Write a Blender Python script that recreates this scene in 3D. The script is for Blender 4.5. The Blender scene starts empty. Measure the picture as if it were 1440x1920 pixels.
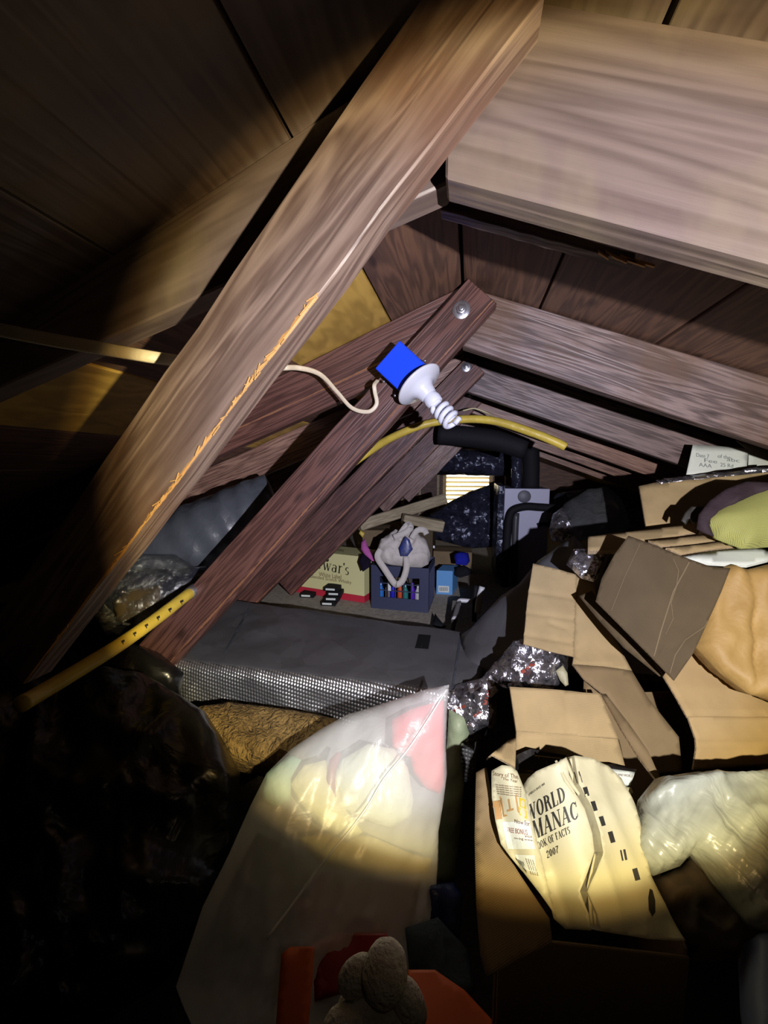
import bpy, bmesh, math, random
import numpy as np
from mathutils import Vector, Matrix, noise
from mathutils.geometry import delaunay_2d_cdt
from mathutils.bvhtree import BVHTree

scene = bpy.context.scene
COL = scene.collection
random.seed(7)
rad = math.radians

# ------------------------------------------------------------------ camera
F_PX = 721.0
YAW, PITCH = rad(12.5), rad(-6.7)
CAM = Vector((0, 0, .98))
FW = Vector((-math.sin(YAW)*math.cos(PITCH), math.cos(YAW)*math.cos(PITCH), math.sin(PITCH)))
RT = Vector((math.cos(YAW), math.sin(YAW), 0))
UP = RT.cross(FW)
cd = bpy.data.cameras.new('camera')
cam = bpy.data.objects.new('camera', cd)
COL.objects.link(cam)
cam.matrix_world = Matrix.Translation(CAM) @ Matrix((RT, UP, -FW)).transposed().to_4x4()
cd.sensor_fit = 'HORIZONTAL'; cd.sensor_width = 36; cd.lens = 36*F_PX/1440
cd.clip_start = .02; cd.clip_end = 60
scene.camera = cam

# ------------------------------------------------------------------ world, torch, exposure
scene.view_settings.view_transform = 'Standard'
scene.view_settings.look = 'None'
scene.view_settings.gamma = 1
scene.view_settings.use_curve_mapping = False
scene.view_settings.exposure = 0.0
w = bpy.data.worlds.new('daylight'); scene.world = w
w.use_nodes = True
w.node_tree.nodes['Background'].inputs[0].default_value = (1.0, .90, .62, 1)
w.node_tree.nodes['Background'].inputs[1].default_value = 4.0

TORCH = CAM + RT*.21 - UP*.03 - FW*.12
AIM = TORCH + FW + UP*.08
ld = bpy.data.lights.new('torch_light', 'SPOT')
ld.energy = 62; ld.spot_size = rad(140); ld.spot_blend = .1; ld.shadow_soft_size = .006
lo = bpy.data.objects.new('torch_light', ld); COL.objects.link(lo)
lo.location = TORCH
lo.rotation_euler = (AIM-TORCH).to_track_quat('-Z', 'Y').to_euler()
ld.use_nodes = True
nt = ld.node_tree; N = nt.nodes; L = nt.links
em = N['Emission']
def mth(op, a, b=None):
    n = N.new('ShaderNodeMath'); n.operation = op
    for i, v in enumerate((a, b)):
        if v is None: continue
        if isinstance(v, (int, float)): n.inputs[i].default_value = v
        else: L.new(v, n.inputs[i])
    return n.outputs[0]
gi = N.new('ShaderNodeNewGeometry'); vd = N.new('ShaderNodeVectorMath'); vd.operation = 'DOT_PRODUCT'
L.new(gi.outputs['Incoming'], vd.inputs[0]); vd.inputs[1].default_value = (AIM-TORCH).normalized()
ang = mth('DIVIDE', mth('ARCCOSINE', mth('MINIMUM', mth('ABSOLUTE', vd.outputs['Value']), .99999)), rad(90))         # 0 = torch axis, 1 = 90 degrees off it
BEAM_EDGE = .468
ramp = N.new('ShaderNodeValToRGB'); L.new(ang, ramp.inputs[0])
cr = ramp.color_ramp
stops = [(0, (.74, .76, 1.0)), (BEAM_EDGE*.35, (.82, .82, 1.0)), (BEAM_EDGE*.62, (.98, .93, .98)),
         (BEAM_EDGE*.86, (1.0, .95, .89)), (BEAM_EDGE*.965, (.94, .78, .40)), (BEAM_EDGE*.995, (.26, .17, .06)),
         (BEAM_EDGE*1.035, (.010, .007, .004)), (BEAM_EDGE*1.25, (.0016, .0016, .0015)), (.80, (.001, .001, .001))]
cr.elements.remove(cr.elements[1]); cr.elements[0].position = 0; cr.elements[0].color = (*stops[0][1], 1)
for p, c in stops[1:]: cr.elements.new(p).color = (*c, 1)
L.new(ramp.outputs[0], em.inputs[0]); 
lf_ = N.new('ShaderNodeLightFalloff'); lf_.inputs['Strength'].default_value = 1.0     # collimated by its reflector: dims with distance, not its square
L.new(lf_.outputs['Linear'], em.inputs[1])

# ------------------------------------------------------------------ placing helpers
def ray(px, py): return FW + RT*((px-720)/F_PX) - UP*((py-960)/F_PX)
def PY(px, py, Y): r = ray(px, py); return CAM + r*(Y/r.y)          # point of that sight line at world depth Y
def PZ(px, py, z): r = ray(px, py); return CAM + r*((z-CAM.z)/r.z)
DS = 1.0
def PD(px, py, d): return CAM + ray(px, py)*(d*DS)

# ------------------------------------------------------------------ materials
def new_mat(name):
    m = bpy.data.materials.new(name); m.use_nodes = True
    return m, m.node_tree.nodes, m.node_tree.links, m.node_tree.nodes['Principled BSDF']
def mat(name, col, rough=.6, metal=0, bump=None, spec=.5, vary=0, coat=0, emit=None, col2=None):
    m, N, L, b = new_mat(name)
    b.inputs['Base Color'].default_value = (*col, 1); b.inputs['Roughness'].default_value = rough
    b.inputs['Metallic'].default_value = metal; b.inputs['Specular IOR Level'].default_value = spec
    if coat: b.inputs['Coat Weight'].default_value = coat; b.inputs['Coat Roughness'].default_value = .2
    tc = N.new('ShaderNodeTexCoord')
    if vary:
        n = N.new('ShaderNodeTexNoise'); n.inputs['Scale'].default_value = vary; n.inputs['Detail'].default_value = 6
        L.new(tc.outputs['Object'], n.inputs['Vector'])
        r = N.new('ShaderNodeValToRGB'); c2 = col2 or tuple(c*.55 for c in col)
        r.color_ramp.elements[0].position = .35; r.color_ramp.elements[0].color = (*c2, 1)
        r.color_ramp.elements[1].position = .62; r.color_ramp.elements[1].color = (*col, 1)
        L.new(n.outputs['Fac'], r.inputs[0]); L.new(r.outputs[0], b.inputs['Base Color'])
    if bump:
        n = N.new('ShaderNodeTexNoise'); n.inputs['Scale'].default_value = bump[0]; n.inputs['Detail'].default_value = 4
        if len(bump) > 2: n.inputs['Distortion'].default_value = bump[2]
        L.new(tc.outputs['Object'], n.inputs['Vector'])
        bp = N.new('ShaderNodeBump'); bp.inputs['Strength'].default_value = 1; bp.inputs['Distance'].default_value = bump[1]
        L.new(n.outputs['Fac'], bp.inputs['Height']); L.new(bp.outputs[0], b.inputs['Normal'])
    return m
def wood(name, dark, light, rough=.45, ring=28, along=1.2, wear=None, wearcol=(.62, .36, .12), stain=None, wear_u=None):
    """grain follows the UV u axis (length in metres); wear = v position of a scuffed corner"""
    m, N, L, b = new_mat(name)
    uv = N.new('ShaderNodeUVMap'); oi = N.new('ShaderNodeObjectInfo')
    off = N.new('ShaderNodeVectorMath'); off.operation = 'SCALE'; off.inputs[3].default_value = 37
    cb = N.new('ShaderNodeCombineXYZ')
    for i in range(3): L.new(oi.outputs['Random'], cb.inputs[i])
    L.new(cb.outputs[0], off.inputs[0])
    ad = N.new('ShaderNodeVectorMath'); ad.operation = 'ADD'; L.new(uv.outputs[0], ad.inputs[0]); L.new(off.outputs[0], ad.inputs[1])
    mp = N.new('ShaderNodeMapping'); mp.inputs['Scale'].default_value = (along, ring, 1); L.new(ad.outputs[0], mp.inputs[0])
    n1 = N.new('ShaderNodeTexNoise'); n1.inputs['Scale'].default_value = 1.6; n1.inputs['Detail'].default_value = 3; n1.inputs['Distortion'].default_value = .35
    L.new(mp.outputs[0], n1.inputs['Vector'])
    mp2 = N.new('ShaderNodeMapping'); mp2.inputs['Scale'].default_value = (along*4, ring*9, 1); L.new(ad.outputs[0], mp2.inputs[0])
    n2 = N.new('ShaderNodeTexNoise'); n2.inputs['Scale'].default_value = 1.5; n2.inputs['Detail'].default_value = 5
    L.new(mp2.outputs[0], n2.inputs['Vector'])
    mp3 = N.new('ShaderNodeMapping'); mp3.inputs['Scale'].default_value = (5, 9, 1); L.new(ad.outputs[0], mp3.inputs[0])
    n3 = N.new('ShaderNodeTexNoise'); n3.inputs['Scale'].default_value = 1.2; n3.inputs['Detail'].default_value = 7; n3.inputs['Roughness'].default_value = .62
    L.new(mp3.outputs[0], n3.inputs['Vector'])
    def mm(op, a, bb):
        n = N.new('ShaderNodeMath'); n.operation = op
        for i, v in enumerate((a, bb)):
            if isinstance(v, (int, float)): n.inputs[i].default_value = v
            else: L.new(v, n.inputs[i])
        return n.outputs[0]
    s = mm('MULTIPLY', mm('SINE', mm('MULTIPLY', n1.outputs['Fac'], 46), 0), .5)
    grain = mm('ADD', mm('MULTIPLY', mm('ADD', s, .5), .34), mm('ADD', mm('MULTIPLY', n2.outputs['Fac'], .33), mm('MULTIPLY', n3.outputs['Fac'], .42)))
    r = N.new('ShaderNodeValToRGB'); L.new(grain, r.inputs[0])
    r.color_ramp.elements[0].position = .30; r.color_ramp.elements[0].color = (*dark, 1)
    r.color_ramp.elements[1].position = .78; r.color_ramp.elements[1].color = (*light, 1)
    colo = r.outputs[0]
    def mixc(fac, a, bcol):
        x = N.new('ShaderNodeMix'); x.data_type = 'RGBA'; L.new(fac, x.inputs[0]); L.new(a, x.inputs[6]); x.inputs[7].default_value = (*bcol, 1); return x.outputs[2]
    # knots
    vk = N.new('ShaderNodeTexVoronoi'); vk.inputs['Scale'].default_value = 1; vk.inputs['Randomness'].default_value = 1
    mk = N.new('ShaderNodeMapping'); mk.inputs['Scale'].default_value = (4.2, 11, 1); L.new(ad.outputs[0], mk.inputs[0]); L.new(mk.outputs[0], vk.inputs['Vector'])
    rk = N.new('ShaderNodeValToRGB'); L.new(vk.outputs['Distance'], rk.inputs[0])
    rk.color_ramp.elements[0].position = .05; rk.color_ramp.elements[0].color = (.75,)*3+(1,)
    rk.color_ramp.elements[1].position = .13; rk.color_ramp.elements[1].color = (0, 0, 0, 1)
    colo = mixc(rk.outputs[0], colo, tuple(c*.45 for c in dark))
    if stain:
        ns = N.new('ShaderNodeTexNoise'); ns.inputs['Scale'].default_value = 5; ns.inputs['Detail'].default_value = 5
        ms = N.new('ShaderNodeMapping'); ms.inputs['Scale'].default_value = (1, .6, 1); L.new(ad.outputs[0], ms.inputs[0]); L.new(ms.outputs[0], ns.inputs['Vector'])
        rs = N.new('ShaderNodeValToRGB'); L.new(ns.outputs['Fac'], rs.inputs[0])
        rs.color_ramp.elements[0].position = .53; rs.color_ramp.elements[0].color = (0, 0, 0, 1)
        rs.color_ramp.elements[1].position = .66; rs.color_ramp.elements[1].color = (.7,)*3+(1,)
        colo = mixc(rs.outputs[0], colo, stain)
    if wear is not None:
        sp = N.new('ShaderNodeSeparateXYZ'); L.new(uv.outputs[0], sp.inputs[0])
        mw = N.new('ShaderNodeMapping'); mw.inputs['Scale'].default_value = (40, 90, 1); L.new(uv.outputs[0], mw.inputs[0])
        nw = N.new('ShaderNodeTexNoise'); nw.inputs['Scale'].default_value = 1; nw.inputs['Detail'].default_value = 6; nw.inputs['Roughness'].default_value = .7
        L.new(mw.outputs[0], nw.inputs['Vector'])
        dist = mm('ABSOLUTE', mm('SUBTRACT', sp.outputs[1], wear), 0)
        mg = N.new('ShaderNodeMapping'); mg.inputs['Scale'].default_value = (5, 1, 1); L.new(uv.outputs[0], mg.inputs[0])
        ng = N.new('ShaderNodeTexNoise'); ng.inputs['Scale'].default_value = 1; L.new(mg.outputs[0], ng.inputs['Vector'])
        f = mm('SUBTRACT', mm('MULTIPLY', mm('MULTIPLY', mm('POWER', nw.outputs['Fac'], 1.6), mm('POWER', ng.outputs['Fac'], 1.4)), .022), dist)
        fa = N.new('ShaderNodeMath'); fa.operation = 'MULTIPLY'; fa.use_clamp = True; L.new(f, fa.inputs[0]); fa.inputs[1].default_value = 900
        if wear_u is not None:
            g_ = mm('MULTIPLY', mm('GREATER_THAN', sp.outputs[0], wear_u), fa.outputs[0])
            fa = g_.node
        colo = mixc(fa.outputs[0], colo, wearcol)
    L.new(colo, b.inputs['Base Color'])
    b.inputs['Roughness'].default_value = rough
    bp = N.new('ShaderNodeBump'); bp.inputs['Distance'].default_value = .0016; L.new(grain, bp.inputs['Height']); L.new(bp.outputs[0], b.inputs['Normal'])
    return m
def cardboard(name, col, ribs=150, strength=.0007, rough=.75):
    m, N, L, b = new_mat(name)
    uv = N.new('ShaderNodeUVMap')
    wv = N.new('ShaderNodeTexWave'); wv.inputs['Scale'].default_value = ribs; wv.inputs['Distortion'].default_value = .8; wv.inputs['Detail'].default_value = 1
    wv.inputs['Detail Scale'].default_value = .3
    wv.bands_direction = 'Y'; L.new(uv.outputs[0], wv.inputs['Vector'])
    n = N.new('ShaderNodeTexNoise'); n.inputs['Scale'].default_value = 14; n.inputs['Detail'].default_value = 8; L.new(uv.outputs[0], n.inputs['Vector'])
    r = N.new('ShaderNodeValToRGB'); L.new(n.outputs['Fac'], r.inputs[0])
    r.color_ramp.elements[0].position = .3; r.color_ramp.elements[0].color = (*[c*.80 for c in col], 1)
    r.color_ramp.elements[1].position = .7; r.color_ramp.elements[1].color = (*col, 1)
    L.new(r.outputs[0], b.inputs['Base Color']); b.inputs['Roughness'].default_value = rough
    b.inputs['Specular IOR Level'].default_value = .25
    ad = N.new('ShaderNodeMath'); ad.operation = 'ADD'; L.new(wv.outputs['Fac'], ad.inputs[0]); L.new(n.outputs['Fac'], ad.inputs[1])
    bp = N.new('ShaderNodeBump'); bp.inputs['Distance'].default_value = strength; L.new(ad.outputs[0], bp.inputs['Height']); L.new(bp.outputs[0], b.inputs['Normal'])
    return m
def foil(name, col=(.62, .62, .66), rough=.30, crumple=60, dist=.006, bubble=False, metal=.92, facet=.5):
    m, N, L, b = new_mat(name)
    b.inputs['Metallic'].default_value = metal; b.inputs['Roughness'].default_value = rough
    tc = N.new('ShaderNodeTexCoord')
    n = N.new('ShaderNodeTexNoise'); n.inputs['Scale'].default_value = crumple/6; n.inputs['Detail'].default_value = 8; n.inputs['Roughness'].default_value = .6
    L.new(tc.outputs['Object'], n.inputs['Vector'])
    def vm(op, a, b_):
        q = N.new('ShaderNodeVectorMath'); q.operation = op
        for k_, x in enumerate((a, b_)):
            if x is None: continue
            if isinstance(x, (tuple, float, int)):
                if op == 'SCALE' and k_ == 1: q.inputs[3].default_value = x
                else: q.inputs[k_].default_value = x
            else: L.new(x, q.inputs[k_])
        return q.outputs[0]
    geo = N.new('ShaderNodeNewGeometry')
    pos = vm('ADD', tc.outputs['Object'], vm('SCALE', n.outputs['Color'], .9/crumple))
    acc = geo.outputs['Normal']
    for kk, am in ((1, facet), (2.3, facet*.6)):
        v = N.new('ShaderNodeTexVoronoi'); v.feature = 'F1'; v.inputs['Scale'].default_value = crumple*kk; L.new(pos, v.inputs['Vector'])
        acc = vm('ADD', acc, vm('SCALE', vm('SUBTRACT', v.outputs['Color'], (.5, .5, .5)), am))
    acc = vm('NORMALIZE', acc, None)
    rc = N.new('ShaderNodeValToRGB'); L.new(n.outputs['Fac'], rc.inputs[0])
    rc.color_ramp.elements[0].position = .3; rc.color_ramp.elements[0].color = (*[c*.7 for c in col], 1)
    rc.color_ramp.elements[1].position = .7; rc.color_ramp.elements[1].color = (*col, 1)
    L.new(rc.outputs[0], b.inputs['Base Color'])
    b2 = N.new('ShaderNodeBump'); b2.inputs['Distance'].default_value = dist*2; L.new(n.outputs['Fac'], b2.inputs['Height']); L.new(acc, b2.inputs['Normal'])
    out = b2
    if bubble:
        uv = N.new('ShaderNodeUVMap')
        vb = N.new('ShaderNodeTexVoronoi'); vb.inputs['Scale'].default_value = 88; vb.inputs['Randomness'].default_value = .12; vb.voronoi_dimensions = '2D'
        L.new(uv.outputs[0], vb.inputs['Vector'])
        b3 = N.new('ShaderNodeBump'); b3.invert = True; b3.inputs['Distance'].default_value = .0045; L.new(vb.outputs['Distance'], b3.inputs['Height']); L.new(b2.outputs[0], b3.inputs['Normal'])
        out = b3
    L.new(out.outputs[0], b.inputs['Normal'])
    return m
def plastic_film(name, col, transp=.5, rough=.25, crumple=18, dist=.004, tl=.5, gl=.10):
    m, N, L, b = new_mat(name)
    N.remove(b); out = N['Material Output']
    tc = N.new('ShaderNodeTexCoord')
    n = N.new('ShaderNodeTexNoise'); n.inputs['Scale'].default_value = crumple; n.inputs['Detail'].default_value = 6; n.inputs['Distortion'].default_value = 1.2
    L.new(tc.outputs['Object'], n.inputs['Vector'])
    bp = N.new('ShaderNodeBump'); bp.inputs['Distance'].default_value = dist; L.new(n.outputs['Fac'], bp.inputs['Height'])
    df = N.new('ShaderNodeBsdfDiffuse'); df.inputs[0].default_value = (*col, 1); L.new(bp.outputs[0], df.inputs['Normal'])
    tr = N.new('ShaderNodeBsdfTranslucent'); tr.inputs[0].default_value = (*col, 1)
    gs = N.new('ShaderNodeBsdfGlossy'); gs.inputs['Roughness'].default_value = rough; L.new(bp.outputs[0], gs.inputs['Normal'])
    tp = N.new('ShaderNodeBsdfTransparent'); tp.inputs[0].default_value = (1, 1, 1, 1)
    def mx(f, a, c):
        x = N.new('ShaderNodeMixShader'); x.inputs[0].default_value = f; L.new(a, x.inputs[1]); L.new(c, x.inputs[2]); return x.outputs[0]
    s = mx(tl, df.outputs[0], tr.outputs[0]); s = mx(transp, s, tp.outputs[0]); s = mx(gl, s, gs.outputs[0])
    L.new(s, out.inputs['Surface'])
    return m

M = {}
M['beam'] = wood('stained_brown_wood', (0.111, 0.055, 0.044), (0.351, 0.215, 0.163), rough=.42)
M['beam_worn'] = wood('stained_brown_wood_scuffed', (.105, .066, .057), (.255, .182, .158), rough=.42, ring=13, wear=.090, wearcol=(.52, .27, .09), wear_u=.30, stain=(.16, .085, .062))
M['brace'] = wood('red_brown_wood', (.050, .021, .018), (.150, .068, .055), rough=.5, ring=20, wear=.0955, wearcol=(.24, .11, .06))
M['rafter_pale'] = wood('weathered_brown_wood', (.062, .042, .042), (.245, .178, .170), rough=.48, ring=16, stain=(.115, .062, .035))
M['big_rafter'] = wood('glossy_stained_board', (.112, .080, .073), (.185, .138, .128), rough=.40, ring=9, along=.8, stain=(.25, .20, .135))
M['board'] = wood('brown_roof_board', (0.068, 0.036, 0.027), (0.158, 0.083, 0.053), rough=.6, ring=12)
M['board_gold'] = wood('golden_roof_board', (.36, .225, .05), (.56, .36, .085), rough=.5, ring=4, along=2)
M['pale_wood'] = wood('pale_lumber', (0.255, 0.195, 0.112), (0.510, 0.420, 0.255), rough=.7)
M['splinter'] = mat('raw_splintered_wood', (.62, .36, .14), .6, bump=(80, .002))
M['card'] = cardboard('tan_cardboard', (.46, .34, .175), ribs=170, strength=.0004)
M['card2'] = cardboard('tan_cardboard_smooth', (.44, .31, .155), ribs=160, strength=.0001)
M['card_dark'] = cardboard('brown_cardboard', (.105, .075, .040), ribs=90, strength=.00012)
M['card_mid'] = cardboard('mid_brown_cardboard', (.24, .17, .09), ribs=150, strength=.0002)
M['card_edge'] = mat('corrugated_edge', (.42, .31, .19), .9, bump=(300, .002), vary=220)
M['paper_bag'] = mat('kraft_paper', (.44, .28, .095), .6, bump=(13, .006, .6), vary=7, col2=(.36, .22, .07))
M['paper'] = mat('white_paper', (.70, .74, .68), .7, bump=(25, .001), spec=.3)
M['cream'] = mat('yellowed_paper', (.54, .51, .35), .5, bump=(9, .002), spec=.35)
M['pages'] = mat('page_block', (.52, .48, .31), .75, bump=(60, .001))
M['ink'] = mat('black_ink', (.02, .018, .015), .6)
M['ink_brown'] = mat('brown_ink', (.14, .06, .03), .6)
M['ink_red'] = mat('red_ink', (.26, .05, .03), .6)
M['ink_yellow'] = mat('yellow_ink', (.55, .42, .03), .6)
M['ink_tan'] = mat('tan_ink', (.42, .24, .09), .6)
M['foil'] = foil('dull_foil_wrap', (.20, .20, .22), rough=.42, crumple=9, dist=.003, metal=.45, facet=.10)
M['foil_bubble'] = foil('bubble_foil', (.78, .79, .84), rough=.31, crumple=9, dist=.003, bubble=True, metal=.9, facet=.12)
M['foil_crumple'] = foil('crumpled_foil', (.72, .71, .79), rough=.20, crumple=38, dist=.012, facet=.9)
M['foil_dark'] = foil('dark_foil', (.040, .043, .070), rough=.27, crumple=20, dist=.010, metal=.35, facet=.7)
M['foil_grey'] = foil('grey_foil', (.085, .095, .12), rough=.38, crumple=12, dist=.006, metal=.1, facet=.22)
M['rubber'] = mat('black_insulation', (.009, .009, .011), .75, bump=(40, .002), spec=.2)
M['bag_black'] = mat('black_garbage_bag', (.007, .007, .008), .30, bump=(7, .014, .8), spec=.5)
M['blue_plastic'] = mat('bright_blue_plastic', (.008, .065, .85), .35)
M['porcelain'] = mat('white_porcelain', (.72, .72, .78), .3, coat=.3)
M['bulb'] = mat('frosted_bulb_glass', (.80, .80, .88), .3)
M['steel'] = mat('galvanised_steel', (.45, .45, .5), .35, .9, bump=(40, .0003))
M['cable'] = mat('white_cable_sheath', (.72, .62, .46), .45, bump=(60, .002))
M['cable_cream'] = mat('cream_cable_sheath', (.62, .55, .30), .5, bump=(40, .003))
M['yellow'] = mat('yellow_hose', (.68, .50, .07), .42, bump=(30, .003), vary=16, col2=(.55, .40, .06))
M['deck'] = mat('dusty_plywood', (.40, .36, .29), .9, bump=(120, .004), vary=35, col2=(.29, .26, .21))
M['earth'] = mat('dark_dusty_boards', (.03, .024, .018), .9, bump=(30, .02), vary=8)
M['fibre'] = mat('glass_fibre_batt', (.30, .19, .06), .95, bump=(45, .03, 2), vary=18, col2=(.20, .12, .035))
M['film'] = plastic_film('milky_bag_film', (.93, .94, .94), .50, .30, 8, .005, gl=.018, tl=.22)
M['film_white'] = mat('white_plastic_bag', (.36, .38, .33), .32, bump=(7, .02, 1.2), spec=.6)
M['film_clear'] = plastic_film('clear_plastic_wrap', (.12, .13, .14), .80, .10, 30, .02)
M['film_grey'] = plastic_film('grey_plastic_sheet', (.16, .17, .18), .25, .22, 12, .012)
def cloth(name, c): return mat(name, c, .9, bump=(22, .01, .6), spec=.1)

# ------------------------------------------------------------------ mesh helpers
def tag(o, label=None, cat=None, group=None, kind=None):
    if label: o['label'] = label
    if cat: o['category'] = cat
    if group: o['group'] = group
    if kind: o['kind'] = kind
    return o
def thing(name, loc, label, cat, group=None, kind=None):
    o = bpy.data.objects.new(name, None); COL.objects.link(o); o.location = loc; o.empty_display_size = .02
    return tag(o, label, cat, group, kind)
def wloc(o):
    v = Vector(o.location); p = o.parent
    while p: v += p.location; p = p.parent
    return v
def mesh(name, vs, fs, m, parent=None, smooth=False, uvs=None, mats=None, fmat=None, origin=None):
    vs = [Vector(v) for v in vs]
    if origin is None:
        lo_ = Vector([min(v[i] for v in vs) for i in range(3)]); hi = Vector([max(v[i] for v in vs) for i in range(3)])
        origin = Vector(((lo_.x+hi.x)/2, (lo_.y+hi.y)/2, lo_.z))
    me = bpy.data.meshes.new(name)
    me.from_pydata([v-origin for v in vs], [], fs)
    for mm in (mats or [m]): me.materials.append(mm)
    if fmat: me.polygons.foreach_set('material_index', fmat)
    if smooth: me.polygons.foreach_set('use_smooth', [True]*len(me.polygons))
    if uvs is not None:
        ul = me.uv_layers.new(name='UVMap')
        if len(uvs) == len(vs):
            for lp in me.loops: ul.data[lp.index].uv = uvs[lp.vertex_index]
        else:
            for i, u in enumerate(uvs): ul.data[i].uv = u
    bm = bmesh.new(); bm.from_mesh(me); bmesh.ops.recalc_face_normals(bm, faces=bm.faces); bm.to_mesh(me); bm.free()
    me.update()
    o = bpy.data.objects.new(name, me); COL.objects.link(o)
    if parent: o.parent = parent; o.location = origin-wloc(parent)
    else: o.location = origin
    return o
def bevel(o, w, seg=2):
    b = o.modifiers.new('bevel', 'BEVEL'); b.width = w; b.segments = seg; b.limit_method = 'ANGLE'; b.angle_limit = rad(50)
    return o
def slab(name, A, B, C, D, ext, m, parent=None, bv=.0015, irregular=0):
    """board: face A-B (top edge) C-D (bottom edge, C under B), extruded by ext; u runs along A-B, v round the section"""
    A, B, C, D, ext = map(Vector, (A, B, C, D, ext))
    n = 14 if irregular else 1
    vs, fs, uv = [], [], []
    w_ = ((D-A).length+(C-B).length)/2; t = ext.length; ln = (B-A).length
    for i in range(n+1):
        s = i/n
        p, q = A.lerp(B, s), D.lerp(C, s)
        if irregular and 0 < i < n:
            p = p+(A-D).normalized()*noise.noise(Vector((i*.9, w_*50, 1)))*irregular
            q = q+(A-D).normalized()*noise.noise(Vector((i*1.1, w_*50, 7)))*irregular
        vs += [p, q, q+ext, p+ext]
    vv = [0, w_, w_+t, 2*w_+t, 2*w_+2*t]
    for i in range(n):
        a, b = 4*i, 4*i+4
        for k in range(4):
            k2 = (k+1) % 4
            fs.append((a+k, b+k, b+k2, a+k2))
            u0, u1 = ln*i/n, ln*(i+1)/n
            uv += [(u0, vv[k]), (u1, vv[k]), (u1, vv[k+1]), (u0, vv[k+1])]
    e = 4*n
    fs += [(0, 1, 2, 3), (e, e+3, e+2, e+1)]
    uv += [(0, 0), (0, w_), (.01, w_), (.01, 0), (0, 0), (.01, 0), (.01, w_), (0, w_)]
    # recalc normals may flip loops, so uv per vertex-of-face is written through a bmesh after
    o = mesh(name, vs, fs, m, parent)
    me = o.data; ul = me.uv_layers.new(name='UVMap')
    for pi, pl in enumerate(me.polygons):
        src = {v: uv[pi*4+j] for j, v in enumerate(fs[pi])}
        for li in pl.loop_indices: ul.data[li].uv = src[me.loops[li].vertex_index]
    if bv: bevel(o, bv, 1)
    return o
def obox(name, o, ex, ey, ez, m, parent=None, bv=.001):
    o, ex, ey, ez = map(Vector, (o, ex, ey, ez))
    vs = [o, o+ex, o+ex+ey, o+ey, o+ez, o+ex+ez, o+ex+ey+ez, o+ey+ez]
    fs = [(0, 1, 2, 3), (4, 5, 6, 7), (0, 1, 5, 4), (1, 2, 6, 5), (2, 3, 7, 6), (3, 0, 4, 7)]
    a, b = ex.length, ey.length; c = ez.length
    ob = mesh(name, vs, fs, m, parent)
    me = ob.data; ul = me.uv_layers.new(name='UVMap')
    co = [(0, 0, 0), (a, 0, 0), (a, b, 0), (0, b, 0), (0, 0, c), (a, 0, c), (a, b, c), (0, b, c)]
    ax = [(0, 1), (0, 1), (0, 2), (1, 2), (0, 2), (1, 2)]
    for pi, pl in enumerate(me.polygons):
        for li in pl.loop_indices:
            k = co[me.loops[li].vertex_index]; ul.data[li].uv = (k[ax[pi][0]], k[ax[pi][1]])
    if bv: bevel(ob, bv, 2)
    return ob
def box(name, x0, x1, y0, y1, z0, z1, m, parent=None, bv=.001):
    return obox(name, (x0, y0, z0), (x1-x0, 0, 0), (0, y1-y0, 0), (0, 0, z1-z0), m, parent, bv)
def catmull(pts, n=8):
    P = [Vector(p) for p in pts]; P = [P[0]*2-P[1]]+P+[P[-1]*2-P[-2]]
    out = []
    for i in range(1, len(P)-2):
        for k in range(n):
            t = k/n
            out.append(.5*((2*P[i])+(P[i+1]-P[i-1])*t+(2*P[i-1]-5*P[i]+4*P[i+1]-P[i+2])*t*t+(3*P[i]-P[i-1]-3*P[i+1]+P[i+2])*t**3))
    out.append(P[-2]); return out
def tube(name, pts, r, m, parent=None, ns=12, n=8, flat=1, rf=None, curve=True, cap=True):
    path = catmull(pts, n) if curve else [Vector(p) for p in pts]
    vs, fs, uv = [], [], []; up = None; s = 0
    for i, p in enumerate(path):
        t = (path[min(i+1, len(path)-1)]-path[max(i-1, 0)]).normalized()
        if up is None:
            up = t.orthogonal().normalized()
            if abs(t.z) < .9: up = (Vector((0, 0, 1))-t*t.z).normalized()
        up = (up-t*up.dot(t)).normalized(); sd = t.cross(up)
        if i: s += (p-path[i-1]).length
        R = (r(i/(len(path)-1)) if callable(r) else r)
        for k in range(ns):
            a = 2*math.pi*k/ns
            rr_ = R*(1+(rf(s, a) if rf else 0))
            vs.append(p+up*math.cos(a)*rr_+sd*math.sin(a)*rr_*flat); uv.append((s, a*R))
    for i in range(len(path)-1):
        for k in range(ns):
            a, b = i*ns+k, i*ns+(k+1) % ns
            fs.append((a, b, b+ns, a+ns))
    if cap: fs += [tuple(range(ns)), tuple(range(len(vs)-ns, len(vs)))]
    return mesh(name, vs, fs, m, parent, True, uv)
def lathe(name, base, axis, prof, m, parent=None, ns=24):
    """prof = [(distance along axis, radius)]"""
    base = Vector(base); ax = Vector(axis).normalized(); u = ax.orthogonal().normalized(); v = ax.cross(u)
    vs, fs = [], []
    for h, r in prof:
        for k in range(ns):
            a = 2*math.pi*k/ns; vs.append(base+ax*h+(u*math.cos(a)+v*math.sin(a))*max(r, 1e-5))
    for i in range(len(prof)-1):
        for k in range(ns):
            a, b = i*ns+k, i*ns+(k+1) % ns; fs.append((a, b, b+ns, a+ns))
    fs += [tuple(range(ns)), tuple(range(len(vs)-ns, len(vs)))]
    o = mesh(name, vs, fs, m, parent, True)
    return bevel(o, .0003, 1)

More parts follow.
